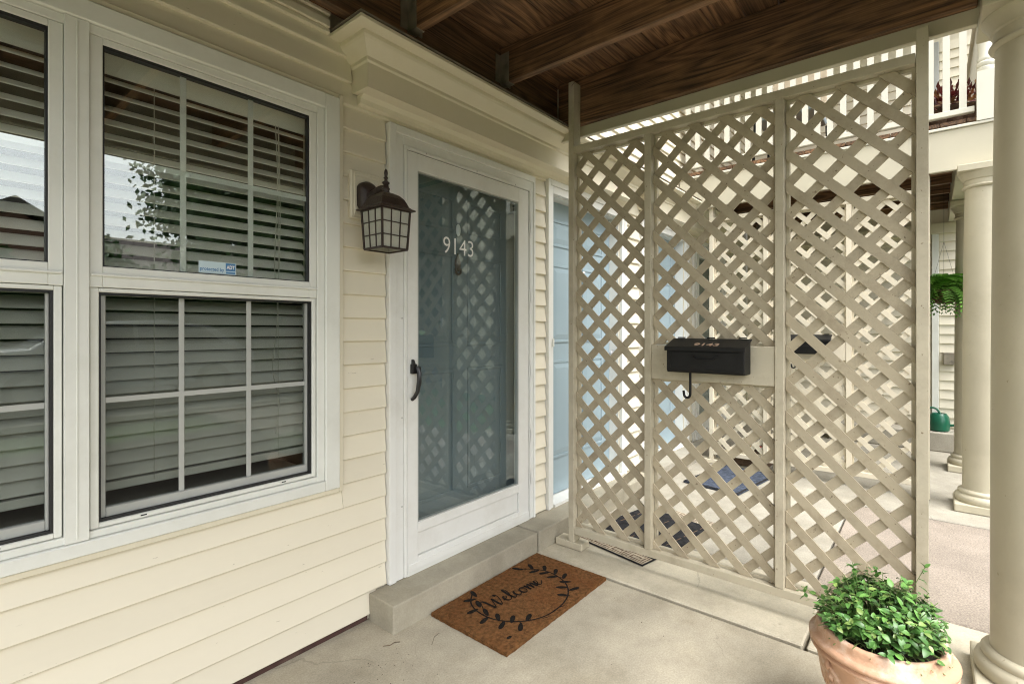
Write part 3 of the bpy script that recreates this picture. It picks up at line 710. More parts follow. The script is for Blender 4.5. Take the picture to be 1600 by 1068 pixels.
# ================================================================== columns
def column(x, y, label, h=2.374):
    t = thing('porch_column', (x, y, 0), label, 'column', 'round porch columns')
    m = MB(); m.box(x-.165, x+.165, y-.165, y+.165, .006, .06); m.build('plinth', 'column_paint', t, bevel=.006, seg=2)
    m = MB(); m.lathe([(.158, .0605), (.162, .072), (.163, .088), (.158, .104), (.146, .112), (.142, .116), (.144, .122), (.144, .132), (.138, .140), (.128, .146)], x, y, 56); m.build('base', 'column_paint', t, smooth=40)
    m = MB(); m.lathe([(.121, .1465), (.1195, .16), (.119, .5), (.1175, 1.1), (.113, 1.7), (.107, h-.20), (.107, h-.135)], x, y, 64); m.build('shaft', 'column_paint', t, smooth=40)
    m = MB(); m.lathe([(.1115, h-.155), (.120, h-.150), (.124, h-.142), (.120, h-.134), (.113, h-.130), (.113, h-.10), (.120, h-.095), (.122, h-.085), (.134, h-.062), (.142, h-.05), (.143, h-.046)], x, y, 56); m.build('capital', 'column_paint', t, smooth=40)
    m = MB(); m.box(x-.148, x+.148, y-.148, y+.148, h-.0455, h-.001); m.build('abacus', 'column_paint', t, bevel=.003)
    return t
column(2.45, -.278, 'cream round column in the right foreground beside the flower pot')
column(4.76, -.285, 'cream round column standing at the near end of the far porch')
column(6.0, -.275, 'cream round column half hidden behind another column, hanging fern beside it')
column(-.88, -.262, 'cream round column at the near end of the front porch')

# ================================================================== lattice screen
LX = 2.415
def clip(poly, rect):
    x0, x1, y0, y1 = rect
    def cl(P, ins, inter):
        out = []
        for i in range(len(P)):
            a, b = P[i-1], P[i]
            if ins(b):
                if not ins(a): out.append(inter(a, b))
                out.append(b)
            elif ins(a): out.append(inter(a, b))
        return out
    def ix(v): return lambda a, b: (v, a[1]+(b[1]-a[1])*(v-a[0])/(b[0]-a[0]))
    def iy(v): return lambda a, b: (a[0]+(b[0]-a[0])*(v-a[1])/(b[1]-a[1]), v)
    for ins, it in ((lambda p: p[0] >= x0, ix(x0)), (lambda p: p[0] <= x1, ix(x1)), (lambda p: p[1] >= y0, iy(y0)), (lambda p: p[1] <= y1, iy(y1))):
        poly = cl(poly, ins, it)
        if len(poly) < 3: return []
    return poly
def lattice_screen(label):
    t = thing('lattice_screen', (LX+.035, .80, 0), label, 'lattice screen', 'lattice privacy screens')
    ZB, ZT = .129, 2.246
    d = .072
    # left (wall side) post, right post
    box('post', (LX, LX+d, 1.556, 1.592, .045, 2.655), 'post_paint', t, bevel=.002)
    box('foot_block', (LX-.002, LX+.085, 1.505, 1.680, .006, .044), 'post_paint', t, bevel=.003)
    box('post', (LX-.004, LX+d+.02, .008, .045, .006, 2.372), 'post_paint', t, bevel=.002)
    box('bottom_rail', (LX+.001, LX+d-.004, .046, 1.555, .092, .129), 'post_paint', t, bevel=.002)
    box('top_rail', (LX-.002, LX+d-.002, .046, 1.555, 2.246, 2.284), 'post_paint', t, bevel=.002)
    st = [(1.094, 1.130), (.488, .524)]
    for a, b in st: box('stile', (LX+.0, LX+d-.003, a, b, .130, 2.2455), 'post_paint', t, bevel=.002)
    panels = [(1.131, 1.555), (.525, 1.093), (.046, .487)]
    P = .1437; wd = .0385; OFF = ((.0285, .1205), (.0603, .0893), (.0959, .0598))
    for pi, (ya, yb) in enumerate(panels):
        zones = [(ZB+.001, ZT-.001)] if pi != 1 else [(ZB+.001, .999), (1.173, ZT-.001)]
        # painted stop moulding round the opening
        for (za, zb) in zones:
            m = MB(); s = .013; xa, xb = LX+.040, LX+.062
            m.box(xa, xb, ya, ya+s, za, zb); m.box(xa, xb, yb-s, yb, za, zb); m.box(xa, xb, ya+s, yb-s, za, za+s); m.box(xa, xb, ya+s, yb-s, zb-s, zb)
            m.build('stop_moulding', 'post_paint', t)
            rect = (ya+.0005, yb-.0005, za+.0005, zb-.0005)
            for dirn in (1, -1):
                c = -6.
                lo = -3.; k = -40
                off = OFF[pi][0 if dirn > 0 else 1]
                while k < 60:
                    c = k*P+off+random.uniform(-.002, .002); k += 1; tw = random.uniform(-.004, .004)
                    # line z = dirn*y + c ; half-width along z
                    hw = wd*math.sqrt(2)/2
                    y0, y1 = ya-.1, yb+.1
                    # '\' in the picture: the camera sees larger y at the left
                    poly = [(y0, dirn*y0+c-hw-tw), (y1, dirn*y1+c-hw+tw), (y1, dirn*y1+c+hw+tw), (y0, dirn*y0+c+hw-tw)]
                    q = clip(poly, rect)
                    if len(q) < 3: continue
                    ar = abs(sum(q[i-1][0]*q[i][1]-q[i][0]*q[i-1][1] for i in range(len(q))))/2
                    if ar < 1e-4: continue
                    x0 = LX+.0245 if dirn > 0 else LX+.0322
                    mb = MB(); mb.prism(q, 0, x0, x0+.0075); mb.build('lattice_strip', 'lattice', t)
    box('mailbox_board', (LX+.004, LX+.0235, .5245, 1.0935, 1.000, 1.172), 'post_paint', t, bevel=.002)
    return t
ls1 = lattice_screen('near cream lattice privacy screen carrying the black mailbox numbered 9143')

def mailbox(label):
    t = thing('mailbox', (LX, .785, 1.05), label, 'mailbox', 'black wall mailboxes on lattice screens')
    y0, y1 = .622, .970; xf, xb = LX-.098, LX+.003
    m = MB(); m.prism([(xb, 1.048), (xf+.006, 1.048), (xf, 1.058), (xf, 1.165), (xb, 1.198)], 1, y0, y1); m.build('body', 'black_metal', t, bevel=.003)
    m = MB(); m.prism([(xb, 1.1995), (xf-.004, 1.1665), (xf-.010, 1.164), (xf-.010, 1.150), (xf-.014, 1.150), (xf-.014, 1.168), (xf-.005, 1.1715), (xb, 1.206)], 1, y0-.006, y1+.006); lid = m.build('lid', 'black_metal', t, bevel=.0015)
    for yy in (.655, .795, .935): box('hinge', (xb-.006, xb+.003, yy-.018, yy+.018, 1.2065, 1.2125), 'black_metal', lid)
    m = MB(); m.box(xf-.003, xf-.0003, y0+.02, y1-.02, 1.066, 1.146); m.build('door_panel', 'black_metal', t, bevel=.0025)
    yc = .79
    m = MB(); m.tube([(xf-.003, yc+.052, 1.128), (xf-.010, yc+.046, 1.122), (xf-.014, yc+.036, 1.114), (xf-.014, yc-.036, 1.114), (xf-.010, yc-.046, 1.122), (xf-.003, yc-.06, 1.130)], .0035, 8); m.build('handle', 'black_metal', t, smooth=True)
    for yy in (.868,):
        P = [(xf+.030, yy, 1.05), (xf+.030, yy, .955)]
        for k in range(9):
            a = math.pi*k/8; P.append((xf+.030-.004*k/8, yy+.014*(1-math.cos(a)), .945-.016*math.sin(a)))
        P.append((xf+.026, yy+.030, .962))
        m = MB(); m.tube(P, .0058, 10); m.build('newspaper_hook', 'black_metal', t, smooth=True)
    v, f = text_geo('9143', .030, .0006, .0004)
    mn = min(q[0] for q in v); mx = max(q[0] for q in v); k = .112/(mx-mn)
    sl = math.atan2(.0345, xb-xf+.005); m = MB(); n = Vector((-math.sin(sl), 0, math.cos(sl))); u = Vector((math.cos(sl), 0, math.sin(sl)))
    o = Vector((xf+.004, .846, 1.1748))+n*.0012
    m.add([tuple(o+Vector((0, -1, 0))*((q[0]-mn)*k)+u*q[1]*1.5+n*q[2]) for q in v], f); m.build('number', 'copper_digit', lid)
    return t
mb1 = mailbox('near black mailbox numbered 9143 on the lattice, with newspaper hook')
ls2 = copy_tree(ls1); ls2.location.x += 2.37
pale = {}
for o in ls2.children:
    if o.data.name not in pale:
        d_ = o.data.copy(); d_.materials[0] = MATS['lit_lattice']; pale[o.data.name] = d_
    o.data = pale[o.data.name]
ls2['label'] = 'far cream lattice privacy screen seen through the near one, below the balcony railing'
mb2 = copy_tree(mb1); mb2.location.x += 2.37
mb2['label'] = 'far black mailbox seen through the near lattice, on the second screen'

# ================================================================== wall lantern
def lantern():
    t = thing('wall_lantern', (1.243, 1.854, 1.72), 'dark bronze wall lantern with gridded frosted panes between window and door', 'lantern')
    x, y = 1.243, 1.70
    m = MB(); m.box(1.172, 1.316, WY-.014, WY+.012, 1.710, 1.912); mbk = m.build('mounting_block', 'cream_trim', t, bevel=.004)
    m = MB()
    for q in ((1.186, 1.302, 1.888, 1.900), (1.186, 1.302, 1.722, 1.734), (1.186, 1.198, 1.734, 1.888), (1.290, 1.302, 1.734, 1.888)): m.box(q[0], q[1], WY-.019, WY-.0145, q[2], q[3])
    m.build('block_rim', 'cream_trim', mbk, bevel=.002)
    # back plate: rounded, domed
    m = MB(); n = 20
    ring = []
    for k in range(n):
        a = 2*math.pi*k/n; px = .045*math.cos(a); pz = .034*math.sin(a)+(.030 if math.sin(a) > 0 else -.030)
        ring.append((px, pz))
    vs = []
    for s, yy in ((1., WY-.0145), (1., WY-.035), (.8, WY-.05), (.4, WY-.056)):
        vs += [(x+p*s, yy, 1.805+q*s) for p, q in ring]
    fs = [(i*n+k, i*n+(k+1) % n, (i+1)*n+(k+1) % n, (i+1)*n+k) for i in range(3) for k in range(n)]+[tuple(range(3*n, 4*n)), tuple(range(n))]
    m.add(vs, fs); m.build('back_plate', 'bronze', t, smooth=45)
    m = MB(); m.tube(catmull([(x, WY-.05, 1.80), (x, WY-.085, 1.815), (x, WY-.12, 1.824), (x, y, 1.822)], 6), [.021, .021, .020, .019, .018, .017, .016, .015, .015, .015, .015, .014, .014, .014, .013, .013, .013, .013, .013][:19], 12); m.build('arm', 'bronze', t, smooth=True)
    # finial
    m = MB(); m.lathe([(.016, 1.800), (.014, 1.812), (.017, 1.818), (.012, 1.826), (.010, 1.836), (.015, 1.840), (.015, 1.844), (.007, 1.850), (.006, 1.858), (.010, 1.862), (.006, 1.867), (.006, 1.872), (.0075, 1.882), (.006, 1.892), (.001, 1.900)], x, y, 16); m.build('finial', 'bronze', t, smooth=40)
    # pagoda roof, four-sided, domed then flared
    rp = [(.014, 1.802), (.022, 1.800), (.040, 1.790), (.054, 1.774), (.062, 1.756), (.067, 1.744), (.076, 1.736), (.086, 1.731), (.086, 1.727), (.074, 1.727)]
    m = MB(); vs = []; 
    for h, z in rp: vs += [(x-h, y-h, z), (x+h, y-h, z), (x+h, y+h, z), (x-h, y+h, z)]
    fs = [(i*4+k, i*4+(k+1) % 4, (i+1)*4+(k+1) % 4, (i+1)*4+k) for i in range(len(rp)-1) for k in range(4)]+[(0, 1, 2, 3), tuple(range(4*len(rp)-4, 4*len(rp)))[::-1]]
    m.add(vs, fs); m.build('roof', 'bronze', t, bevel=.002)
    z0, z1 = 1.572, 1.7265; h1, h0 = .068, .060; bw = .0042
    m = MB()
    def pt(i, f):   # corner post
        s = ((-1, -1), (1, -1), (1, 1), (-1, 1))[i]; h = h0+(h1-h0)*f; return Vector((x+s[0]*h, y+s[1]*h, z0+(z1-z0)*f))
    def bar(a, b, r): m.tube([a, b], r, 4)
    for i in range(4): bar(pt(i, 0), pt(i, 1), .0052)
    for f in (0., 1.):
        for i in range(4): bar(pt(i, f), pt((i+1) % 4, f), .0055)
    m.build('cage', 'bronze', t)
    for i in range(4):
        m = MB()
        for f in (1/3, 2/3): bar(pt(i, f), pt((i+1) % 4, f), .0026)
        for f in (1/3, 2/3): bar(pt(i, 0).lerp(pt((i+1) % 4, 0), f), pt(i, 1).lerp(pt((i+1) % 4, 1), f), .0026)
        g = m.build('grille', 'bronze', t)
        c = Vector((x, y, 0)); q = [pt(i, .01), pt((i+1) % 4, .01), pt((i+1) % 4, .99), pt(i, .99)]
        m = MB(); ins = [Vector((c.x+(p.x-c.x)*.965, c.y+(p.y-c.y)*.965, p.z)) for p in q]; ins2 = [Vector((c.x+(p.x-c.x)*.93, c.y+(p.y-c.y)*.93, p.z)) for p in q]
        m.add(ins+ins2, [(0,1,2,3),(7,6,5,4),(0,1,5,4),(1,2,6,5),(2,3,7,6),(3,0,4,7)]); m.build('pane', 'lantern_glass', t)
    m = MB(); m.lathe([(.012, 1.62), (.022, 1.65), (.024, 1.68), (.012, 1.71), (.012, 1.727)], x, y, 14); m.build('bulb', 'lantern_glass', t, smooth=True)
lantern()

# ================================================================== mats
def doormat():
    t = thing('doormat', (1.845, 1.460, 0), 'brown coir welcome mat with black leaf wreath before the storm door', 'doormat')
    w, h = .382, .216
    m = MB(); nx, ny = 48, 28; vs = []; fs = []
    for j in range(ny+1):
        for i in range(nx+1):
            ex = random.uniform(-.0015, .0015) if i in (0, nx) else 0; ey = random.uniform(-.0015, .0015) if j in (0, ny) else 0
            vs.append((-w+2*w*i/nx+ex, -h+2*h*j/ny+ey, .0165+random.uniform(-.0006, .0006)))
    for j in range(ny):
        for i in range(nx): a = j*(nx+1)+i; fs.append((a, a+1, a+nx+2, a+nx+1))
    bd = [i for i in range(nx+1)]+[(j+1)*(nx+1)-1 for j in range(1, ny+1)]+[ny*(nx+1)+i for i in range(nx-1, -1, -1)]+[j*(nx+1) for j in range(ny-1, 0, -1)]
    o = len(vs); vs += [(vs[b][0], vs[b][1], .001) for b in bd]
    for k in range(len(bd)): fs.append((bd[k], o+k, o+(k+1) % len(bd), bd[(k+1) % len(bd)]))
    m.add(vs, fs); m.v = [(a+1.845, b+1.46, c) for a, b, c in m.v]; m.build('mat', 'coir', t)
    m = MB()
    def blade(px, py, pz, L, lean):
        a = random.uniform(0, 6.28); d = Vector((math.cos(a)*lean, math.sin(a)*lean, 1)).normalized()*L; s = Vector((-math.sin(a), math.cos(a), 0))*.0007
        p = Vector((px, py, pz)); m.add([p-s, p+s, p+d], [(0, 1, 2)])
    for k in range(9000):
        if k < 6500: px, py = random.uniform(-w, w), random.uniform(-h, h); blade(px+1.845, py+1.46, .0155, random.uniform(.003, .006), 1.6)
        else:
            s = random.random()
            if s < .65: px, py = random.uniform(-w, w), random.choice((-h, h))
            else: px, py = random.choice((-w, w)), random.uniform(-h, h)
            blade(px+1.845, py+1.46, random.uniform(.002, .016), random.uniform(.004, .009), 3)
    tag(m.build('fibre', 'coir_fibre', t), kind='stuff')
    # wreath
    stem = [(-.159,.185),(-.222,.130),(-.250,.055),(-.250,-.015),(-.232,-.065),(-.195,-.118),(-.150,-.155),(-.090,-.182),(-.020,-.190),(.055,-.184),(.125,-.160),(.185,-.115),(.222,-.060),(.240,.0),(.240,.060),(.215,.115),(.168,.175)]
    pts = catmull([(a+1.845, b+1.46, 0) for a, b in stem], 6)
    m = MB(); ribbon(m, pts, .0034, .0182)
    lv = [(-.154,.179,70),(-.205,.155,150),(-.203,.103,60),(-.261,.082,170),(-.230,.032,60),(-.278,-.003,190),(-.225,-.033,50),(-.257,-.084,200),(-.196,-.090,30),(-.217,-.151,215),(-.143,-.135,20),(.105,-.148,120),(.160,-.103,130),(.183,-.155,-20),(.213,-.085,130),(.258,-.050,20),(.214,-.010,140),(.268,.010,30),(.220,.045,150),(.262,.075,40),(.200,.095,160),(.230,.140,60),(.166,.177,110)]
    ink = MB()
    for a, b, ang in lv:
        n = 10; L = .031; W = .0108; A = R(ang); poly = []
        for k in range(n):
            s = 2*math.pi*k/n; px = L*math.cos(s); py = W*math.sin(s)*(1+.25*math.cos(s)); poly.append((a+1.845+px*math.cos(A)-py*math.sin(A), b+1.46+px*math.sin(A)+py*math.cos(A), .0184))
        ink.add(poly, [tuple(range(n))])
        # short stalk to the nearest stem point
        p = Vector((a+1.845, b+1.46, 0)); q = min(pts, key=lambda s: (s-p).length); ribbon(m, [p.lerp(q, k/4) for k in range(5)], .0014, .0181)
    for px, py in ((-.081,-.198),(.035,-.200)):
        p = Vector((px+1.845, py+1.46, 0)); q = min(pts, key=lambda s: (s-p).length+.01*abs(s.x-p.x-.04)); ribbon(m, [p.lerp(q+Vector((-.03, 0, 0)), k/4) for k in range(5)], .0022, .0181)
    ink.add([(-.302+1.845+.014*math.cos(k*.8), -.161+1.46+.008*math.sin(k*.8), .0182) for k in range(8)], [tuple(range(8))])
    m.build('wreath_stem', 'mat_ink', t); ink.build('wreath_leaves', 'mat_ink', t)
    # cursive lettering
    strokes = [[(-.25,.75),(-.05,1.3),(.15,1.75),(.33,1.5),(.45,.3),(.55,0),(.85,.9),(1.02,1.5),(1.05,.3),(1.18,0),(1.5,.9),(1.62,1.7),(1.45,1.95),(1.5,1.6)],
               [(1.6,.4),(2.0,.6),(2.1,.9),(1.9,1.0),(1.75,.5),(1.95,.05),(2.3,.3),(2.62,1.4),(2.6,2.05),(2.45,1.9),(2.4,.6),(2.55,0),(2.8,.25)],
               [(3.2,.85),(3.0,1.),(2.85,.5),(3.05,0),(3.4,.35)],[(3.7,1.0),(3.45,.7),(3.5,.1),(3.8,0),(3.95,.5),(3.72,1.0),(4.1,.85),(4.2,1),(4.25,0)],
               [(4.25,.1),(4.42,.92),(4.56,.9),(4.6,0)],[(4.6,.1),(4.78,.92),(4.92,.9),(4.95,.1),(5.1,.15),(5.4,.6),(5.45,.95),(5.25,1),(5.15,.4),(5.4,0),(5.85,.55)]]
    m = MB(); A = R(-6.5); k = .0605
    for s in strokes:
        pts2 = []
        for a, b in s:
            X = -.205+a*k*1.0; Y = b*k*.72+a*0; pts2.append((1.845+X*math.cos(A)-Y*math.sin(A), 1.46+.006+(X+.0)*math.sin(A)+Y*math.cos(A), 0))
        P = catmull(pts2, 6); wid = []
        for i in range(len(P)):
            d = P[min(i+1, len(P)-1)]-P[max(i-1, 0)]; wid.append(.0024+.0038*max(0, -d.y/(d.length+1e-6)))
        ribbon(m, P, wid, .0186)
    m.build('lettering', 'mat_ink', t)
doormat()
def blue_mat():
    t = thing('doormat', (4.38, 1.28, .006), 'dark blue doormat seen through the lattice, before the farther blue door', 'doormat')
    m = MB(); m.box(-.37, .37, -.225, .225, 0, .012); b = m.build('mat', 'blue_mat', None, bevel=.004); b.parent = t
    m = MB()
    for q in ((-.37, -.35, -.225, .225), (.35, .37, -.225, .225), (-.35, .35, -.225, -.205), (-.35, .35, .205, .225)): m.box(q[0], q[1], q[2], q[3], .0121, .0135)
    b = m.build('border', 'dark_mat', None); b.parent = t
    t.rotation_euler.z = R(-8)
blue_mat()
def runner():
    t = thing('doormat', (2.93, 1.34, .006), 'black mat with cream and brown patterned ends under the near lattice rail', 'doormat')
    W, Hh = .42, .26
    m = MB(); m.box(-W, W, -Hh, Hh, 0, .009); b = m.build('mat', 'dark_mat', None, bevel=.003); b.parent = t
    m = MB(); n = MB()
    # patterned border bands with key motifs
    for sx in (-1, 1):
        xa, xb = sorted((sx*(W-.004), sx*(W-.095)))
        m = MB(); m.box(xa, xb, -Hh+.004, Hh-.004, .0091, .0102); b = m.build('border_band', 'mat_cream', None); b.parent = t
        for k in range(4):
            ya = -Hh+.012+k*.125; yb = ya+.115
            for q in ((xa+.008, xb-.008, ya, ya+.005), (xa+.008, xb-.008, yb-.005, yb), (xa+.008, xa+.013, ya, yb), (xb-.013, xb-.008, ya, yb),
                      (xa+.022, xb-.022, ya+.015, ya+.022), (xa+.022, xa+.029, ya+.015, yb-.02), (xa+.022, xb-.03, yb-.028, yb-.02), (xb-.037, xb-.03, ya+.035, yb-.02), (xa+.04, xb-.03, ya+.035, ya+.042)):
                n.box(q[0], q[1], q[2], q[3], .0103, .0109)
    for k in range(5):
        yy = -Hh+.06+k*.10
        for j in range(7): n.box(-W+.13+j*.09, -W+.19+j*.09, yy, yy+.006, .0091, .0098)
    b = n.build('key_pattern', 'mat_brown', None); b.parent = t
    t.rotation_euler.z = R(-11)
runner()

# ================================================================== flower pot in the right foreground
PX, PY = 1.862, .118
pot = thing('terracotta_pot', (PX, PY, 0), 'weathered terracotta pot with moulded swags in the right foreground', 'pot')
m = MB(); m.lathe([(.090, .002), (.098, .008), (.098, .022), (.092, .034), (.102, .06), (.122, .11), (.142, .17), (.157, .225), (.165, .262), (.167, .279), (.158, .281), (.140, .25), (.12, .22), (.001, .22)], PX, PY, 64); m.build('body', 'terracotta', pot, smooth=40)
m = MB(); m.lathe([(.166, .2795), (.175, .281), (.181, .286), (.181, .291), (.176, .295), (.1725, .297), (.177, .299), (.1835, .304), (.184, .310), (.179, .316), (.173, .319), (.169, .322), (.164, .335), (.163, .345), (.160, .351), (.153, .354), (.144, .351), (.139, .340), (.141, .31), (.150, .2795)], PX, PY, 64)
m.build('rim', 'terracotta', pot, smooth=50)
m = MB()
for k in range(6):
    a0 = 2*math.pi*k/6+.3; a1 = a0+2*math.pi/6
    for s in range(3):
        P = []
        for i in range(9):
            u = i/8; a = a0+(a1-a0)*u; dz = -.085*math.sin(math.pi*u)-s*.014
            z = .262+dz; rr = .1225+(z-.11)*.295; P.append((PX+rr*math.cos(a), PY+rr*math.sin(a), z))
        m.tube(P, .0065-.001*s, 6)
    for i in range(5):
        z = .262-.03*i; rr = .124+(z-.11)*.295; aa = a0+(.03 if i % 2 else -.03)
        m.tube([(PX+rr*math.cos(aa), PY+rr*math.sin(aa), z+.016), (PX+(rr+.004)*math.cos(a0), PY+(rr+.004)*math.sin(a0), z), (PX+rr*math.cos(aa), PY+rr*math.sin(aa), z-.016)], [.003, .010, .003], 6)
m.build('swag_relief', 'terracotta', pot, smooth=True)
m = MB(); m.lathe([(0.0008, .318), (0.0680, .322), (0.1368, .314), (0.1368, .30), (0.0008, .30)], PX, PY, 32); m.build('soil', 'soil', pot, smooth=True)

def leaf_mesh(name, L, W, curl, mat, fold=.25):
    vs = []; fs = []; n = 6
    for i in range(n+1):
        u = i/n; wd = W*math.sin(math.pi*min(1, u**.8*.97+.02))**.75*(1 if i < n else 0.05); x = L*u; z = -curl*L*u*u
        vs += [(x, -wd, z+fold*wd), (x, 0, z), (x, wd, z+fold*wd)]
    for i in range(n):
        a = 3*i; fs += [(a, a+3, a+4, a+1), (a+1, a+4, a+5, a+2)]
    m = bpy.data.meshes.new(name); m.from_pydata(vs, [], fs); m.materials.append(MATS[mat])
    for p in m.polygons: p.use_smooth = True
    return m
plant = thing('leafy_plant', (PX, PY, .31), 'bushy green small-leaved plant spilling over the terracotta pot', 'plant')
LM = [leaf_mesh('leaf', .032, .0098, .25, 'leaf_a'), leaf_mesh('leaf', .028, .0095, .5, 'leaf_b'), leaf_mesh('leaf', .036, .0095, .1, 'leaf_a'), leaf_mesh('leaf', .026, .0085, .35, 'leaf_c'), leaf_mesh('leaf', .038, .0105, .4, 'leaf_b')]
rng = random.Random(11)
allleaf = []; stems = MB()
for k in range(330):
    a = rng.uniform(0, 2*math.pi); rr = math.sqrt(rng.random())*.166
    tx = PX+rr*math.cos(a)*1.05; ty = PY+rr*math.sin(a)*1.05
    hgt = .354+.108*(1-(rr/.175)**2)**.55
    hgt += rng.gauss(-.004, .024)
    # the back of the plant (towards the lattice) stands taller
    hgt += .022*((tx-PX)/.18)
    if rr > .135: hgt -= rng.uniform(0, .045)
    if rng.random() < .05: tx += rng.uniform(-.05, .05); ty += rng.uniform(-.05, .05); hgt += rng.uniform(.0, .03)
    top = Vector((tx, ty, hgt)); basep = Vector((PX+rr*.5*math.cos(a), PY+rr*.5*math.sin(a), .318))
    mid = basep.lerp(top, .5)+Vector((0, 0, .02))
    stems.tube(catmull([basep, mid, top], 3), .0012, 4)
    out = Vector((math.cos(a)*rr*3.2, math.sin(a)*rr*3.2, .9)).normalized()
    nl = rng.randint(5, 8)
    for j in range(nl):
        ang = j*2.399+rng.uniform(-.3, .3); el = rng.uniform(-.1, .9)
        u = out.orthogonal().normalized(); v = out.cross(u)
        d = (u*math.cos(ang)+v*math.sin(ang))*math.cos(el)+out*math.sin(el); d.normalize()
        side = out.cross(d); side = side.normalized() if side.length > 1e-4 else u
        nrm = d.cross(side)
        if nrm.dot(out) < 0: side = -side; nrm = -nrm
        s = rng.uniform(.45, .9)
        pos = top-out*rng.uniform(0, .045)
        tip = pos+d*.03*s; rt = math.hypot(tip.x-PX, tip.y-PY); rp_ = math.hypot(pos.x-PX, pos.y-PY)
        if min(tip.z, pos.z) < .356 and max(rt, rp_) > .125 and min(rt, rp_) < .178: continue
        M = Matrix((d*s, side*s, nrm*s)).transposed().to_4x4(); M.translation = pos
        allleaf.append((rng.randrange(5), M))
stems.build('stems', 'stem', plant)
allleaf.sort(key=lambda q: (q[1].translation-Vector((0, 0, 1.25))).length-.6*q[1].translation.z)
pl = rootloc(plant)
for i, M in allleaf[:300]:
    o = bpy.data.objects.new('leaf', LM[i]); C.objects.link(o); o.parent = plant; M2 = M.copy(); M2.translation -= pl; o.matrix_local = M2
bulk = MB(); MI = {'leaf_a': 0, 'leaf_b': 1, 'leaf_c': 2}
for i, M in allleaf[300:]:
    me = LM[i]; bulk.cur = MI[me.materials[0].name]; bulk.add([tuple(M @ v.co) for v in me.vertices], [tuple(p.vertices) for p in me.polygons])
o = bulk.build('foliage', ['leaf_a', 'leaf_b', 'leaf_c'], plant, smooth=True); tag(o, kind='stuff')

# ================================================================== wing wall at the far end of the far porch
wing = thing('townhouse', (7.1, 0, 0), 'far cream sided wing wall facing the camera behind the far columns', 'building')
m = MB(); m.box(7.03, 7.14, -4, 1.85, 0, 6.2); m.build('wall', 'cream_trim', wing)
for (za, zb, ya) in ((.22, 2.26, -2.5), (2.72, 4.25, -1.6)):
    z = za
    while z < zb:
        for a, b in ((ya, -.062), (.0, 1.85)):
            mb = MB(); mb.prism(board_profile(z, PITCH, 7.012), 1, a, b-.003); mb.build('siding_board', 'siding', wing)
        z += PITCH
box('corner_board', (7.0, 7.029, -.06, -.002, .2, 2.262), 'white_trim', wing, bevel=.003)
box('corner_board', (7.0, 7.029, -.06, -.002, 2.70, 4.3), 'grey_track', wing, bevel=.003)
box('frieze_board', (6.985, 7.029, -3.9, 1.85, 2.262, 2.372), 'cream_trim', wing, bevel=.003)
box('outdoor_tap_box', (6.97, 7.015, -.20, -.10, .88, 1.0), 'galv', wing)
m = MB(); m.box(6.72, 7.011, -1.2, .9, .005, .20)
tag(m.build('concrete_step', 'concrete_light', None, bevel=.01), 'pale concrete ledge at the foot of the far wing wall', 'step')

# watering can and small block on the ledge
def can():
    t = thing('watering_can', (6.84, -.06, .202), 'green plastic watering can on the ledge by the far wing wall', 'watering can')
    m = MB(); m.lathe([(.07, .0), (.085, .01), (.09, .08), (.08, .15), (.06, .18), (.055, .18), (.05, .15), (.01, .02)], 6.84, -.06, 24, z0=.202); m.build('body', 'green_plastic', t, smooth=40)
    m = MB(); m.tube(catmull([(6.84, -.13, .26), (6.83, -.20, .28), (6.82, -.26, .34), (6.82, -.29, .37)], 4), .013, 8); m.lathe([(.01, 0), (.028, .02), (.028, .025), (.001, .026)], 6.82, -.30, 14, z0=.365); m.build('spout', 'green_plastic', t, smooth=True)
    m = MB(); m.tube(catmull([(6.84, .02, .25), (6.84, .075, .33), (6.84, .05, .42), (6.84, -.03, .43), (6.84, -.07, .38)], 5), .010, 8); m.build('handle', 'green_plastic', t, smooth=True)
can()

# ---- hanging fern
def fern():
    x, y, z = 5.90, -.085, 1.575
    t = thing('hanging_fern', (x, y, z), 'bright green fern in a hanging basket before the far wing wall', 'plant')
    m = MB(); m.lathe([(.01, 0), (.07, .01), (.105, .07), (.115, .12), (.108, .12), (.1, .08), (.01, .06)], x, y, 24, z0=z-.1); m.build('basket', 'wicker', t, smooth=40)
    m = MB()
    for k in range(3):
        a = k*2.09; m.tube([(x+.108*math.cos(a), y+.108*math.sin(a), z+.02), (x, y, z+.45)], .001, 5)
    m.tube([(x, y, z+.45), (x, y, 2.51)], .001, 5); m.build('hanger_wire', 'black_metal', t)
    # one frond mesh, arching
    vs = []; fs = []; n = 14; L = .30
    def at(u): return Vector((L*u*(1-.18*u), 0, .10*math.sin(u*2.4)*1.-.20*u*u))
    for i in range(n):
        u = (i+.5)/n; p = at(u); ln = .055*math.sin(math.pi*(u*.85+.12))
        for s in (-1, 1):
            o = len(vs); dx = L/n*.42
            vs += [tuple(p+Vector((-dx, 0, 0))), tuple(p+Vector((dx, 0, 0))), tuple(p+Vector((dx+.012, s*ln, -.012))), tuple(p+Vector((.004, s*ln*1.05, -.014)))]
            fs.append((o, o+1, o+2, o+3))
    me = bpy.data.meshes.new('frond'); me.from_pydata(vs, [], fs); me.materials.append(MATS['fern'])
    r = random.Random(5)
    for k in range(130):
        inst('frond', me, t, (x+r.uniform(-.03, .03), y+r.uniform(-.03, .03), z+.03), (r.uniform(-.3, .3), r.uniform(-.95, .75), r.uniform(0, 6.28)), (r.uniform(.6, 1.0),)*3)
fern()

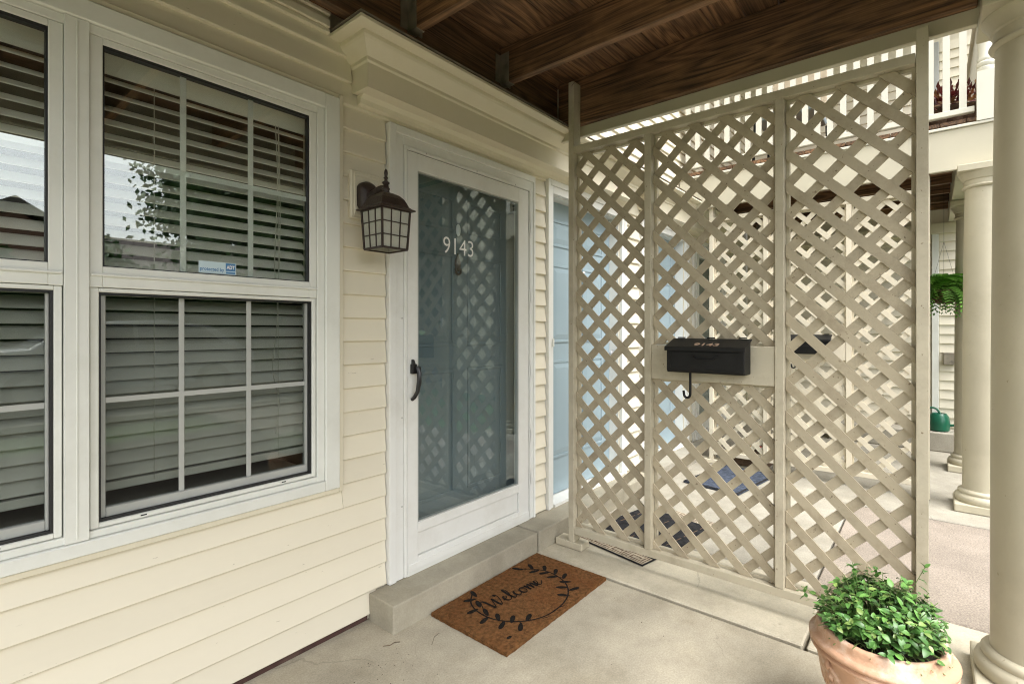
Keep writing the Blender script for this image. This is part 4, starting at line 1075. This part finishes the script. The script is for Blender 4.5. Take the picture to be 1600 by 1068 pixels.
# ---- balcony planters with red foliage
def red_planter(x, y, label):
    t = thing('red_plant', (x, y, 2.735), label, 'plant', 'red-leaved plants on the balcony')
    m = MB(); m.lathe([(.06, 0), (.085, .15), (.095, .16), (.09, .17), (.08, .16), (.01, .14)], x, y, 18, z0=2.735); m.build('pot', 'wicker', t, smooth=40)
    r = random.Random(int(x*100+y*1000)); m = MB()
    for k in range(110):
        d = Vector((r.gauss(0, 1), r.gauss(0, 1), r.uniform(-.4, 1.2))).normalized(); p = Vector((x, y, 2.93))+d*r.uniform(.03, .13)
        s = d.orthogonal().normalized()*.018; m.cur = 0 if r.random() < .7 else 1
        q = d.cross(s); m.add([p, p+d*.03+s, p+d*.065, p+d*.03-s+q*.3], [(0, 1, 2, 3)])
    m.build('foliage', ['red_leaf', 'tan_leaf'], t)
for yy, lb in ((-.03, 'red-leaved potted plant on the far balcony, nearest the wall'), (-.12, 'red-leaved potted plant in the middle behind the balcony railing'), (-.21, 'red-leaved potted plant beside the turned balcony post')):
    red_planter(4.98+abs(yy)*.3, yy, lb)
# balcony lounge chair behind the railing
t = thing('patio_chair', (5.25, 1.0, 2.732), 'patio chair with pale blue cushion on the far balcony behind the railing', 'chair')
for sx in (-.27, .27):
    for sy in (-.26, .26): 
        m = MB(); m.tube([(5.25+sx, 1.0+sy, 2.733), (5.25+sx*.95, 1.0+sy*.95, 3.15)], .012, 8); m.build('leg', 'black_metal', t)
m = MB(); m.box(4.99, 5.51, .75, 1.25, 3.15, 3.22); m.build('seat', 'cushion', t, bevel=.02, seg=2)
m = MB(); m.prism([(5.46, 3.2), (5.52, 3.2), (5.66, 3.85), (5.60, 3.85)], 1, .75, 1.25); m.build('backrest', 'canvas', t, bevel=.015, seg=2)

# ---- low trough of red and yellow flowers beside the far blue doors
t = thing('flower_trough', (5.0, 1.32, .005), 'small wooden trough with red and yellow flowers behind the blue mat', 'planter')
m = MB(); m.box(4.88, 5.12, 1.12, 1.42, .005, .13); m.build('trough', 'wicker', t, bevel=.006)
r = random.Random(3); m = MB()
pm('flower_red', (.55, .04, .03), rough=.6); pm('flower_yellow', (.65, .42, .05), rough=.6)
for k in range(60):
    p = Vector((r.uniform(4.9, 5.1), r.uniform(1.14, 1.40), .13+r.uniform(0, .07))); m.cur = r.choice((0, 1, 2)); a = r.uniform(0, 6.28)
    u = Vector((math.cos(a), math.sin(a), r.uniform(-.3, .6)))*.022; v = Vector((-math.sin(a), math.cos(a), r.uniform(-.3, .6)))*.018
    m.add([p-u, p+v, p+u, p-v], [(0, 1, 2, 3)])
m.build('flowers', ['flower_red', 'flower_yellow', 'leaf_b'], t)

# ---- litter on the porch floor: dry leaf crumbs and twigs
r = random.Random(21); m = MB()
for k in range(230):
    if k < 150: px, py = 1.25-abs(r.gauss(0, .35)), 1.62-abs(r.gauss(0, .22))
    else: px, py = r.uniform(.5, 2.2), r.uniform(-.1, 1.2)
    a = r.uniform(0, 6.28); L = r.uniform(.0010, .0034)*(1 if r.random() < .93 else 2); W = L*r.uniform(.25, .7)
    c, s = math.cos(a), math.sin(a); m.add([(px+c*L, py+s*L, .0015), (px-s*W, py+c*W, .003), (px-c*L, py-s*L, .0015), (px+s*W, py-c*W, .0012)], [(0, 1, 2, 3)])
m.tube([(1.20, 1.66, .004), (1.22, 1.64, .006), (1.245, 1.645, .004), (1.26, 1.63, .004)], .0014, 5)
m.tube([(1.33, 1.52, .003), (1.37, 1.55, .004), (1.40, 1.555, .003)], .0008, 5)
tag(m.build('leaf_litter', 'litter', None), 'dark leaf crumbs scattered on the porch floor', 'litter', kind='stuff')

# ================================================================== across the road: what the panes reflect
def tree(x, y, h, rad, label, seed):
    t = thing('shade_tree', (x, y, -.12), label, 'tree', 'trees by the parking road')
    r = random.Random(seed); m = MB()
    m.tube(catmull([(x, y, -.12), (x+.1, y, h*.2), (x-.05, y+.1, h*.45), (x, y, h*.8)], 5), [.24-.2*i/15 for i in range(16)], 10)
    for k in range(9):
        a = r.uniform(0, 6.28); z = h*r.uniform(.28, .6); L = rad*r.uniform(.5, .85)
        m.tube(catmull([(x, y, z), (x+L*.5*math.cos(a), y+L*.5*math.sin(a), z+L*.35), (x+L*math.cos(a), y+L*math.sin(a), z+L*.55)], 4), [.09-.08*i/8 for i in range(9)], 6)
    m.build('trunk', 'bark', t, smooth=True)
    m = MB(); cl = []
    for k in range(150):
        d = Vector((r.gauss(0, 1), r.gauss(0, 1), r.gauss(0, .9))).normalized()*rad*r.random()**.45; cl.append(Vector((x, y, h*.62))+Vector((d.x, d.y, d.z*(h*.38/rad))))
    for k in range(42000):
        c = r.choice(cl); p = c+Vector((r.gauss(0, 1), r.gauss(0, 1), r.gauss(0, 1)))*rad*.10
        u = Vector((r.gauss(0, 1), r.gauss(0, 1), r.gauss(0, 1))).normalized(); v = u.orthogonal().normalized(); s = r.uniform(.05, .10)
        m.add([p-u*s, p+v*s*.6, p+u*s, p-v*s*.6], [(0, 1, 2, 3)])
    m.build('crown', 'tree_leaf', t)
tree(6.1, -8.5, 7.4, 3.0, 'leafy tree mirrored in the window beside the lantern', 1)
tree(12.5, -10.5, 7.5, 3.2, 'leafy tree mirrored in the storm door glass', 2)
tree(19, -16, 8.5, 3.8, 'distant leafy tree beyond the parking road', 3)
def hedge(x0, x1, y, h, label):
    t = thing('hedge', ((x0+x1)/2, y, -.12), label, 'hedge'); r = random.Random(int(x0*10)); m = MB()
    for k in range(14000):
        px = r.uniform(x0, x1); py = y+r.uniform(-.6, .6); pz = r.random()**.7*h*(1+.12*math.sin(px*2.1)+.06*math.sin(px*5.3))
        u = Vector((r.gauss(0, 1), r.gauss(0, 1), r.gauss(0, 1))).normalized(); v = u.orthogonal().normalized(); s = r.uniform(.06, .12); p = Vector((px, py, pz-.1))
        m.add([p-u*s, p+v*s*.6, p+u*s, p-v*s*.6], [(0, 1, 2, 3)])
    m.build('leaves', 'hedge_leaf', t)
    m = MB(); m.box(x0+.1, x1-.1, y-.35, y+.35, -.12, h*.75); m.build('core', 'hedge_leaf', t)
hedge(-8, 12, -15, 3.5, 'clipped green hedge across the parking road mirrored in the window')
def far_house():
    t = thing('far_house', (6, -28, -.12), 'brown-roofed house across the road mirrored in the window', 'house')
    m = MB(); m.box(-3, 17, -34, -27, -.12, 3.9); m.prism([(-1.2, 3.9), (7., 3.9), (2.9, 6.3)], 1, -26.8, -26.0); m.box(-1.2, 7, -27, -26.0, -.12, 3.9); m.build('wall', 'brick', t)
    m = MB(); m.prism([(-26.6, 3.75), (-30.5, 6.0), (-34.4, 3.75), (-34.4, 3.95), (-30.5, 6.25), (-26.6, 3.95)], 0, -3.4, 17.4)
    m.prism([(-1.7, 3.7), (2.9, 6.55), (7.5, 3.7), (7.5, 3.95), (2.9, 6.85), (-1.7, 3.95)], 1, -30.4, -25.6); m.build('roof', 'shingle', t)
    for xx in (-.2, 4.6, 9, 12.5):
        yv = -25.98 if xx < 7 else -26.98
        m = MB(); m.box(xx, xx+1.2, yv, yv+.06, 1.0, 2.4); w_ = m.build('window', 'storm_white', t); m = MB(); m.box(xx+.08, xx+1.12, yv+.061, yv+.07, 1.08, 2.32); m.build('pane', 'car_glass', w_)
    m = MB(); m.box(2.4, 3.35, -25.98, -25.93, -.1, 2.1); m.build('door', 'blue_door', t)
far_house()
def car():
    t = thing('parked_car', (2.6, -8.2, -.09), 'silver car parked across from the porch, mirrored in the lower window panes', 'car')
    prof = [(-2.15, .28), (-2.2, .55), (-2.1, .85), (-1.85, .98), (-1.35, 1.02), (-.75, 1.46), (.55, 1.52), (1.35, 1.42), (1.95, 1.0), (2.15, .92), (2.2, .5), (2.12, .28)]
    def loft(pr, hw, nm, mat, x=2.6, y=-8.2):
        m = MB(); vs = []; n = len(pr); S = ((-1, .86), (-.93, 1), (.93, 1), (1, .86))
        for s, k in ((-1., .93), (-.94, 1.), (.94, 1.), (1., .93)):
            for px, pz in pr:
                nar = 1-.20*max(0, (pz-.95)/.6); vs.append((x+px*(1 if abs(s) < 1 else .985), y+s*hw*nar, -.09+ (pz if abs(s) < 1 else .28+(pz-.28)*.97)))
        fs = [(i*n+k, i*n+(k+1) % n, (i+1)*n+(k+1) % n, (i+1)*n+k) for i in range(3) for k in range(n)]+[tuple(range(n)), tuple(range(3*n, 4*n))]
        m.add(vs, fs); return m.build(nm, mat, t, smooth=30, bevel=.02, seg=2)
    loft(prof, .88, 'body', 'car_paint')
    for s in (-1, 1):
        for pl in ([(-1.2, 1.06), (-.72, 1.40), (.05, 1.44), (.05, 1.06)], [(.12, 1.06), (.12, 1.44), (.65, 1.45), (1.25, 1.36), (1.55, 1.06)]):
            m = MB(); vs = []
            for q in (0, 1):
                for px, pz in pl: nar = 1-.20*max(0, (pz-.95)/.6); vs.append((2.6+px, -8.2+s*(.88*nar+.004*q-.001), -.09+pz))
            n = len(pl); m.add(vs, [tuple(range(n)), tuple(range(n, 2*n))]+[(k, (k+1) % n, n+(k+1) % n, n+k) for k in range(n)]); m.build('side_window', 'car_glass', t)
        for wx in (-1.35, 1.35):
            m = MB(); m.lathe([(.2, -.1), (.31, -.1), (.33, -.07), (.33, .07), (.31, .1), (.2, .1)], 0, 0, 28); m.v = [(2.6+wx+a, -8.2+s*.80+c, .24+b) for a, b, c in m.v]; wh = m.build('wheel', 'tyre', t, smooth=40)
            m = MB(); m.lathe([(.02, -.105), (.2, -.105), (.2, .105), (.02, .105)], 0, 0, 20); m.v = [(2.6+wx+a, -8.2+s*.80+c, .24+b) for a, b, c in m.v]; m.build('rim', 'rim_metal', wh, smooth=40)
        m = MB(); m.box(.36, .45, -8.2+s*.55-.16, -8.2+s*.55+.16, .50, .64); m.build('headlight', 'lamp_clear', t, bevel=.02, seg=2)
        m = MB(); m.box(4.72, 4.80, -8.2+s*.62-.14, -8.2+s*.62+.14, .60, .74); m.build('tail_light', 'lamp_red', t, bevel=.02, seg=2)
car()
